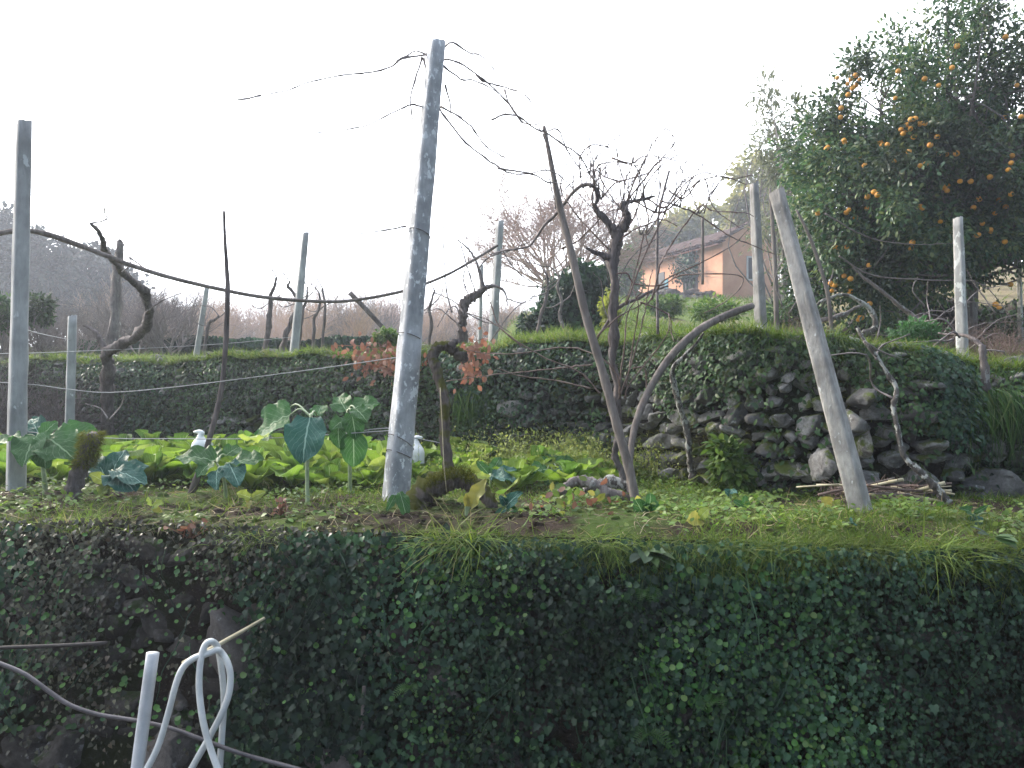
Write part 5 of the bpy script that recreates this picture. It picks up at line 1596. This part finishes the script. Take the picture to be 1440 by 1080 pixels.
def lettuce(seed, nl, mat):
    g = np.random.default_rng(seed)
    mb = MB()
    for i in range(nl):
        f = i / nl
        az = i * 2.4 + g.normal() * .2; el = .55 + .8 * f + g.normal() * .1
        tpl = leafgrid(8, LW, 4, .35, .10 + .2 * (1 - f), .075, 1.7, seed * 50 + i, .3)
        fw_ = A([[math.cos(az) * math.cos(el), math.sin(az) * math.cos(el), math.sin(el)]])
        nr = A([[-math.cos(az) * math.sin(el), -math.sin(az) * math.sin(el), math.cos(el)]])
        scatter(mb, tpl, A([[math.cos(az) * .01, math.sin(az) * .01, 0]]), fw_, nr, [g.uniform(.20, .32) * (1 - .2 * f)], [g.uniform(.5, .85)])
    return tag(mb.build('lettuce', M[mat]), 'yellow-green leaf lettuce in the crowded vegetable bed', 'lettuce', 'lettuces filling the bed')


lp = [lettuce(s, n, 'lettuce') for s, n in ((1, 13), (2, 15), (3, 12), (4, 14), (5, 11))]
used = [0] * 5
for row, d0 in enumerate((4.98, 5.22, 5.5, 5.8, 6.1, 6.45)):
    for px in np.arange(-40, 960, 53 * 5.2 / d0):
        d = d0 + rnd(1)[0] * .09; x = (px + rnd(1)[0] * 12 - 720) / F * d
        if row == 0 and (540 < px < 680 or px > 900 or px < 330): continue
        if row == 1 and px > 900 or row >= 3 and px > 700: continue
        if row == 2 and px > 880: continue
        if d > yw(x) - .28: continue
        if rng.uniform() < .06: continue
        k = int(rng.integers(0, 5))
        o = lp[k] if not used[k] else copy_tree(lp[k]); used[k] = 1
        o.location = (x, d, gz1(x, d) - .01); o.rotation_euler = (rnd(1)[0] * .12, rnd(1)[0] * .12, rng.uniform(0, 6.28))
        s = rng.uniform(.6, 1.15) * (1.0 if px < 560 else .82); o.scale = (s, s, s * rng.uniform(.85, 1.1))

HEART = lambda t: .50 * (math.sin(math.pi * min(t * .80 + .16, 1)) ** .8) * (1 if t < .93 else .75)
BROADW = lambda t: .40 * math.sin(math.pi * min(t * .86 + .10, 1)) ** .75


def collard(name, label, base, leaves, stem=None, cat='collard', sr=.012):
    """leaves: (photo base, photo tip, distance base, distance tip, normal, width factor, material)"""
    root = thing(name, base, label, cat)
    if stem is not None:
        mb = MB(); tube(mb, np.vstack([A(base, ) - A([0, 0, .03]), stem]), np.linspace(sr, sr * .6, len(stem) + 1), 7, 4, .04)
        mb.build('stem', M['stem'], root)
    top = A(stem[-1], ) if stem is not None else A(base, )
    for i, (b, t, db, dt, nr, wf, mat) in enumerate(leaves):
        pb_, pt = P(*b, db), P(*t, dt)
        if cat == 'seedling': pt = pb_ + (pt - pb_) * rng.uniform(.6, .95) + rng.normal(size=3) * A([.004, .02, .006])
        ln = np.linalg.norm(pt - pb_)
        tpl = leafgrid(12, HEART if wf > .75 else BROADW, 8, .12, .14 + .22 * rng.uniform(), .07, 2.2, int(rng.integers(1e6)), .12)
        mb = MB()
        scatter(mb, tpl, pb_[None], (pt - pb_)[None], A([nr], float), [ln], wf if wf > .75 else wf * 1.3)
        lo = mb.build('leaf', M[mat], root)
        sm_ = MB()
        if stem is not None:
            s_ = A(stem); j = np.argmin(np.linalg.norm(s_ - pb_, axis=1)); st_ = s_[j]
        else: st_ = A(base, )
        md = (st_ + pb_) / 2 + A([0, 0, .25 * np.linalg.norm(st_ - pb_)])
        if np.linalg.norm(st_ - pb_) > .01:
            tube(sm_, [st_, md, pb_], [.006, .004], 5, 5); sm_.build('stalk', M['stem'], lo)
    return root


b = PG(64, 4.72)
collard('collard_plant', 'tall collard with broad dark leaves beside the far left post', b, [
    ((30, 615), (-28, 628), 4.6, 4.5, (-.2, -.3, 1), .9, 'collard'), ((52, 612), (28, 640), 4.6, 4.4, (0, -.7, .6), .9, 'collard'), ((60, 612), (78, 590), 4.7, 4.75, (0, -1, .4), .9, 'collard'), ((66, 615), (98, 634), 4.6, 4.45, (.2, -.7, .6), .95, 'collard'),
    ((78, 618), (128, 602), 4.75, 4.7, (0, -.8, .7), .7, 'collard'), ((62, 625), (62, 655), 4.6, 4.5, (.3, -1, .2), .9, 'collard'), ((56, 612), (40, 585), 4.8, 4.9, (0, -.8, .5), .7, 'collard_blue')], PL([(63, 680), (60, 650), (58, 622)], 4.7), sr=.016)
b = PG(152, 4.7)
collard('cabbage_plant', 'blue-green cabbage with curled ribbed leaves at left, beside the mossy stump', b, [
    ((150, 675), (132, 640), 4.68, 4.75, (0, -.8, .5), .8, 'collard_blue'), ((155, 672), (170, 628), 4.72, 4.8, (0, -1, .3), .8, 'collard_blue'), ((158, 675), (195, 648), 4.66, 4.62, (-.2, -.7, .8), .8, 'collard_blue'), ((160, 665), (187, 682), 4.6, 4.5, (.2, -.6, .9), 1.1, 'collard_blue'),
    ((160, 662), (200, 668), 4.6, 4.52, (0, -.5, 1), .7, 'collard_blue'), ((150, 680), (128, 665), 4.6, 4.55, (0, -.7, .7), .7, 'lettuce'), ((152, 682), (140, 690), 4.55, 4.45, (0, -.7, .7), .8, 'lettuce')], PL([(152, 690), (153, 675)], 4.66), 'cabbage')
b = PG(318, 4.6)
collard('collard_plant', 'collard bending over the foot of the crooked pole', b, [
    ((300, 648), (248, 632), 4.6, 4.6, (0, -.5, .9), .8, 'collard'), ((298, 650), (276, 664), 4.55, 4.45, (-.2, -.8, .5), .8, 'collard'), ((308, 648), (290, 632), 4.7, 4.8, (0, -.9, .5), .8, 'collard'), ((325, 650), (366, 640), 4.6, 4.55, (0, -.5, .9), .75, 'collard'),
    ((322, 652), (335, 676), 4.55, 4.42, (.3, -.8, .5), .8, 'collard_blue'), ((318, 640), (338, 624), 4.7, 4.8, (0, -.9, .3), .8, 'collard'), ((306, 660), (300, 684), 4.5, 4.4, (-.3, -.8, .3), .8, 'collard_blue')], PL([(316, 680), (312, 665), (305, 652)], 4.6))
b = PG(433, 4.35)
collard('collard_plant', 'giant collard with one big blue veined leaf facing the camera', b, [
    ((436, 588), (421, 642), 4.3, 4.18, (-.05, -1, .22), 1.0, 'collard_blue'), ((408, 583), (350, 606), 4.45, 4.5, (-.35, -.8, .75), .95, 'collard'), ((395, 590), (376, 562), 4.6, 4.72, (0, -.9, .6), .85, 'collard'), ((378, 610), (342, 624), 4.4, 4.3, (.1, -.4, -.9), .5, 'lettuce'),
    ((446, 585), (452, 566), 4.5, 4.6, (0, -1, .3), .8, 'collard')], PL([(432, 680), (432, 655), (434, 635), (441, 618), (446, 602), (437, 586)], 4.38), sr=.013)
b = PG(492, 4.7)
collard('collard_plant', 'tall collard just left of the tallest concrete post', b, [
    ((487, 578), (472, 552), 4.7, 4.8, (0, -1, .3), .8, 'collard'), ((490, 576), (530, 562), 4.7, 4.65, (0, -.6, .8), .75, 'collard'), ((495, 582), (500, 612), 4.6, 4.5, (.1, -.8, .5), .85, 'collard'), ((497, 606), (498, 655), 4.55, 4.5, (.25, -1, .15), .75, 'collard'),
    ((485, 590), (466, 600), 4.6, 4.5, (-.1, -.8, .4), .8, 'collard'), ((476, 600), (474, 628), 4.55, 4.5, (-.2, -1, .3), .8, 'collard'), ((500, 575), (515, 585), 4.6, 4.5, (.3, -.8, .6), .9, 'collard')], PL([(492, 660), (490, 630), (488, 600), (489, 578)], 4.68), sr=.013)
b = PG(775, 5.25)
collard('collard_plant', 'dark green collard in the middle of the bed, behind the fallen vine', b, [
    ((775, 655), (752, 646), 5.2, 5.2, (0, -.7, .7), .8, 'collard'), ((776, 655), (778, 634), 5.25, 5.35, (0, -1, .4), .9, 'collard'), ((780, 655), (810, 645), 5.2, 5.2, (0, -.7, .7), .8, 'collard'), ((770, 660), (742, 662), 5.1, 5., (0, -.6, .8), .8, 'collard'), ((783, 660), (808, 660), 5.1, 5., (0, -.6, .8), .8, 'collard'), ((776, 662), (774, 680), 5.1, 4.95, (0, -.7, .6), .8, 'collard')], PL([(776, 675), (776, 660)], 5.25))
b = PG(690, 4.9)
collard('cabbage_plant', 'silvery pointed-leaved cabbage right of the mossy stump', b, [
    ((690, 668), (704, 640), 4.9, 4.95, (0, -1, .3), .5, 'collard'), ((692, 670), (722, 655), 4.85, 4.8, (0, -.6, .8), .5, 'collard_blue'), ((690, 672), (722, 668), 4.8, 4.7, (0, -.5, .9), .45, 'collard_blue'), ((688, 668), (672, 648), 4.9, 4.9, (0, -.8, .5), .5, 'collard'), ((688, 672), (668, 666), 4.8, 4.75, (0, -.7, .6), .5, 'lettuce')], PL([(690, 682), (690, 670)], 4.88), 'cabbage')
for lb, px, d, lv in [
    ('young cabbage with one round pale leaf right of the leaning pole', 908, 3.95, [((908, 730), (898, 706), 'collard', .95), ((912, 728), (920, 690), 'collard', .7), ((908, 735), (902, 760), 'lettuce', .6), ((914, 725), (938, 720), 'lettuce', .5)]),
    ('seedling with a drooping leaf below the wall shrub', 1044, 3.9, [((1046, 718), (1038, 748), 'collard_blue', .6), ((1046, 715), (1052, 690), 'collard', .6), ((1045, 712), (1030, 700), 'collard', .6)]),
    ('pale blue drooping cabbage leaf on the grass by the wall shrub', 1028, 4.3, [((1025, 695), (1016, 688), 'collard_blue', .9), ((1026, 692), (1040, 690), 'collard_blue', .8)]),
    ('seedling with a yellow leaf at the foot of the leaning stone post', 1190, 3.5, [((1188, 738), (1190, 758), 'yellow_leaf', .95), ((1196, 735), (1204, 728), 'collard_blue', .6), ((1184, 735), (1172, 742), 'lettuce', .5)]),
    ('young cabbage with arching pale leaves near the right edge', 1368, 3.62, [((1368, 728), (1362, 745), 'collard_blue', .8), ((1366, 722), (1350, 712), 'collard', .4), ((1370, 722), (1392, 712), 'collard', .35), ((1372, 724), (1380, 742), 'collard_blue', .8), ((1390, 722), (1398, 704), 'lettuce', .5)]),
    ('small seedling in front of the mossy stump', 655, 3.85, [((658, 712), (652, 688), 'yellow_leaf', .5), ((662, 712), (676, 676), 'yellow_leaf', .5), ((655, 700), (640, 708), 'lettuce', .6)]),
    ('blue-green seedling with long leaves right of the mossy stump', 712, 3.95, [((712, 715), (690, 728), 'collard_blue', .45), ((712, 712), (728, 690), 'collard_blue', .6), ((714, 712), (700, 690), 'collard_blue', .6), ((715, 715), (734, 715), 'collard', .6), ((711, 708), (704, 698), 'collard_blue', .9)]),
    ('wilted seedling with a green leaf at the foot of the tallest post', 566, 4.0, [((562, 692), (574, 724), 'collard', .5), ((556, 696), (545, 716), 'collard', .4)]),
    ('yellow-leaved seedling by the cane pile', 1170, 4.0, [((1170, 712), (1160, 700), 'yellow_leaf', .8), ((1172, 712), (1186, 702), 'lettuce', .8)]),
    ('yellowing seedling above the grass hummock, right of the young cabbage', 985, 3.6, [((985, 730), (968, 722), 'yellow_leaf', .8), ((987, 730), (1000, 740), 'yellow_leaf', .7), ((985, 728), (992, 712), 'lettuce', .7)]),
    ('small lettuce seedling left of the collard with the giant leaf', 350, 4.1, [((352, 700), (338, 690), 'lettuce', .6), ((354, 700), (372, 695), 'lettuce', .6), ((352, 702), (346, 716), 'yellow_leaf', .6)]),
    ('seedling on the dug soil below the blue cabbage', 215, 4.1, [((215, 712), (205, 700), 'lettuce', .6), ((217, 712), (230, 706), 'lettuce', .6), ((215, 714), (222, 724), 'yellow_leaf', .6)])]:
    b = PG(px, d)
    collard('cabbage_seedling', lb, b, [(p, t, d, d - .06, (rnd(1)[0] * .3, -.9, .5), w, m) for p, t, m, w in lv], None, 'seedling')
# withered leaf patch and dry leaf clusters
for lb, px, py, d, n, s, sp, mats in [('withered yellow and brown weed leaves below the fallen vine', 818, 712, 4.05, 90, .06, (.17, .12, .045), ['yellow_leaf', 'weed', 'dry_leaf']), ('hanging cluster of red-brown dry leaves beside the hooked stump', 668, 500, 5.9, 90, .065, (.07, .06, .10), ['dry_leaf']),
                                     ('wide clump of red-brown dry leaves on the wall top left of the tallest post', 538, 503, 6.7, 240, .06, (.17, .1, .085), ['dry_leaf']), ('few orange dead leaves on the wall edge at left', 268, 738, 3.62, 9, .05, (.06, .03, .01), ['dry_leaf']), ('small heap of pink withered leaves beside the dark clod left of centre', 396, 712, 3.9, 14, .04, (.02, .02, .02), ['dry_leaf'])]:
    q = P(px, py, d)
    root = thing('leaf_cluster', q, lb, 'dead leaves')
    for j, mt_ in enumerate(mats):
        mb = MB(); m_ = n // len(mats)
        pos = q + rng.normal(size=(m_, 3)) * A(sp)
        fw_ = jitdir((0, -.3, -.7 if py < 600 else .1), m_, .55)
        scatter(mb, OVAL, pos, fw_, jitdir((0, -1, .3), m_, .5), rng.uniform(.6, 1.1, m_) * s, 1.2)
        if j == 0:
            for i in range(min(12, m_)): tube(mb, [pos[i], q + rng.normal(size=3) * A(sp) * .3 + A([0, 0, sp[2] if py < 600 else -.06])], [.002, .003], 4)
        mb.build('leaves', M[mt_], root)
# short mossy stump with dark cut foot at left
b = PG(105, 4.45)
s0 = thing('mossy_stump', b, 'short stump with a dark foot and a shaggy moss top, left of the blue cabbage', 'stump')
mb = MB(); q = tube(mb, np.vstack([b - A([0, 0, .05]), PL([(102, 690), (108, 672), (116, 655), (123, 640), (126, 622), (130, 608)], 4.45)]), [.045, .042, .042, .045, .04, .04, .042, .03], 12, 5, .12)
mb.v[0] += .012 * np.stack([fbm(mb.v[0], 8, 3, seed=j) for j in range(3)], 1)
mb.build('trunk', M['vine'], s0)
mb = MB(); n = 2600; i_ = rng.integers(int(len(q) * .5), len(q), n); a = rng.uniform(0, 6.28, n)
pos = q[i_] + np.stack([np.cos(a) * .05, np.sin(a) * .05, rnd(n) * .01], 1)
scatter(mb, BLADES[1], pos, unit(np.stack([np.cos(a), np.sin(a), .2 + rnd(n) * .6], 1)), jitdir((0, 0, 1), n, .4), rng.uniform(.015, .04, n), 1.6)
mb.build('moss', M['mossy'], s0)
stk = MB(); stone(stk, PG(388, 3.95) + A([0, 0, .02]), (.085, .07, .07), np.eye(3), 91)
tag(stk.build('dark_clod', M['earth'], origin=PG(388, 3.95)), 'large dark clod on the soil below the giant collard', 'clod')
# leafy shrub on the stone wall
b = PG(1024, 4.72)
leafy('wall_shrub', 'leafy green weed shrub growing at the foot of the stone wall', 'shrub', b, [pb(1025, 650, 4.72, 22, 34, .1), pb(1022, 632, 4.74, 14, 18, .07), pb(1035, 672, 4.7, 20, 18, .1)], 46, 22, .06, OVAL, M['bush_leaf'], M['stem'], None, 95, .035, tr_r=.006)

# ================================================================== white bottles among the vegetables
def bottle(label, px, py, d, H, Wd, bent):
    q = P(px, py, d); z0 = gz1(q[0], d)
    b = A([q[0], d, q[2] - H])
    root = thing('white_bottle', b, label, 'bottle')
    prof = [(.0, .30), (.03, .48), (.35, .5), (.55, .5), (.66, .44), (.76, .30), (.84, .20), (.9, .17)]
    mb = MB(); tube(mb, [b + A([0, 0, t * H]) for t, r in prof], A([r * Wd for t, r in prof]), 18, 2, 0, squareprof(2.6))
    mb.build('body', M['plastic_white'], root)
    nk = b + A([0, 0, .9 * H])
    mb = MB(); tube(mb, [nk - A([0, 0, .02 * H]), nk + A([-.01 * bent, 0, .06 * H]), nk + A([.12 * bent * Wd, 0, .10 * H]), nk + A([.40 * bent * Wd, 0, .09 * H])], [.17 * Wd, .16 * Wd, .12 * Wd, .05 * Wd], 12, 3)
    mb.build('spout', M['plastic_white'], root)
    mb = MB(); mb2 = tube(mb, [b + A([-.06, 0, -.2 * H]) * 0 - A([0, 0, H * .9]), b + A([0, 0, .02])], .008, 6)
    mb.build('stick', M['wood_grey'], root)


bottle('white plastic bottle standing on a stick left of the crooked pole', 282, 607, 5.7, .24, .125, -1)
bottle('white plastic bottle partly hidden right of the tallest concrete post', 585, 615, 5.6, .24, .12, 1)
q = P(294, 636, 6.1)
mb = MB(); tube(mb, [q - A([0, 0, .12]), q + A([0, 0, .04]), q + A([0, 0, .075])], [.03, .03, .026], 12, 3, 0, squareprof(3))
tag(mb.build('white_canister', M['plastic_white'], origin=q - A([0, 0, .12])), 'small white plastic canister just right of the crooked pole', 'canister')

# ================================================================== pile of cut canes
cp = thing('cane_pile', PG(1240, 4.3), 'pile of cut canes and prunings at the foot of the stone wall', 'cane pile')
for i in range(46):
    px = rng.uniform(1150, 1270); py = rng.uniform(682, 706); ln = rng.uniform(40, 150) if i < 30 else rng.uniform(15, 40)
    d = 4.25 + rnd(1)[0] * .14
    e = (px + ln * .9, py + rnd(1)[0] * 12)
    if e[0] > 1338: e = (1338, e[1])
    a_, b_ = P(px, py, d), P(*e, d + rnd(1)[0] * .15)
    mb = MB(); tube(mb, [a_, (a_ + b_) / 2 + rng.normal(size=3) * .012, b_], rng.uniform(.003, .008), 6, 4, .05)
    mb.build('cane', M['reed' if i % 4 == 0 else ('cane' if i % 2 else 'wood_grey')], cp)
for a_, b_, r in [((1120, 685), (1180, 681), .005), ((1262, 693), (1335, 708), .009), ((1280, 693), (1329, 679), .011), ((1310, 690), (1342, 695), .006), ((1300, 711), (1326, 711), .008), ((1222, 684), (1270, 674), .008), ((1148, 682), (1212, 682), .006), ((1250, 677), (1270, 675), .008)]:
    mb = MB(); tube(mb, [P(*a_, 4.22), P(*b_, 4.12)], r, 7, 3, .04); mb.build('cane', M['reed'], cp)
mb = MB()
for i in range(240):
    q = P(rng.uniform(1155, 1290), rng.uniform(686, 712), 4.28 + rnd(1)[0] * .12); dv = jitdir((0, -.2, .1), 1, .7)[0] * rng.uniform(.04, .12)
    tube(mb, [q, q + dv * .5 + rng.normal(size=3) * .008, q + dv], [.0025, .0015], 4, 2, cap=False)
tag(mb.build('prunings', M['cane'], cp), kind='stuff')

# ================================================================== hose, pipes at the lower left
q0, q1 = P(192, 1090, 2.96), P(215, 918, 3.0)
b = A([q0[0] - .03, 2.9, -.35])
mb = MB(); tube(mb, [b, q0, q1], .0235, 16, 6)
pr = mb.build('pipe_post', M['pipe'], origin=b); tag(pr, 'white plastic pipe standing upright at the lower left', 'pipe')
hose = [(150, 1150), (190, 1105), (206, 1082), (222, 1050), (236, 1005), (248, 960), (258, 938), (272, 926), (284, 922), (297, 917), (306, 914), (313, 920), (320, 932), (324, 950), (322, 975), (312, 1003), (298, 1030), (284, 1055), (270, 1080), (255, 1110), (280, 1150), (330, 1150), (318, 1110), (304, 1075), (292, 1040), (284, 1005), (280, 965), (282, 930), (288, 908), (297, 902), (305, 908), (308, 918), (312, 945), (315, 985), (312, 1035), (309, 1085), (306, 1150)]
dd = np.interp(np.arange(len(hose)), [0, 8, 11, 18, 21, 26, 29, 31, 36], [2.93, 3.0, 3.04, 2.98, 2.9, 2.98, 3.02, 3.08, 3.05])
mb = MB(); tube(mb, A([P(*p, d_) for p, d_ in zip(hose, dd)]), .0125, 10, 6, 0)
tag(mb.build('garden_hose', M['hose'], origin=P(297, 1075, 3.0)), 'pale grey hose looped over a cane at the lower left', 'hose')
pole('hanging_cane', 'cane stuck in the wall from which the looped hose hangs', PL([(258, 933), (285, 919), (310, 905), (340, 888), (372, 869)], (2.99, 3.3)), [.011, .011, .009, .008, .006], M['reed'], 'cane', 8, 4)
pole('dark_pipe', 'thin dark pipe running down along the wall at the lower left', PL([(-80, 905), (-30, 922), (0, 933), (35, 948), (70, 973), (100, 992), (140, 1005), (190, 1013), (240, 1024), (290, 1042), (340, 1060), (410, 1079), (480, 1098)], 3.04), .0085, M['dark_hose'], 'pipe', 8, 6, 0, 0)
pole('dark_rod', 'straight dark rod lying across the wall leaves at the left edge', PL([(-60, 916), (0, 911), (80, 908), (150, 904)], 3.2), .008, M['rod'], 'rod', 6, 4)

# ------------------------------------------------------------------ air
hb = MB()
x0, x1, y0, y1, z0, z1 = -120, 120, -45, 185, -1.2, 26
hb.add([(x0, y0, z0), (x1, y0, z0), (x1, y1, z0), (x0, y1, z0), (x0, y0, z1), (x1, y0, z1), (x1, y1, z1), (x0, y1, z1)],
       [[(0, 3, 2, 1), (4, 5, 6, 7), (0, 1, 5, 4), (1, 2, 6, 5), (2, 3, 7, 6), (3, 0, 4, 7)]])
hm, ht, ho = newmat('haze_air')
hv = nd(ht, 'VolumePrincipled', {'Color': (.82, .88, 1.0), 'Density': .003, 'Anisotropy': .4})
ht.links.new(hv.outputs[0], ho.inputs['Volume'])
tag(hb.build('haze', hm, smooth_sh=False), kind='stuff')
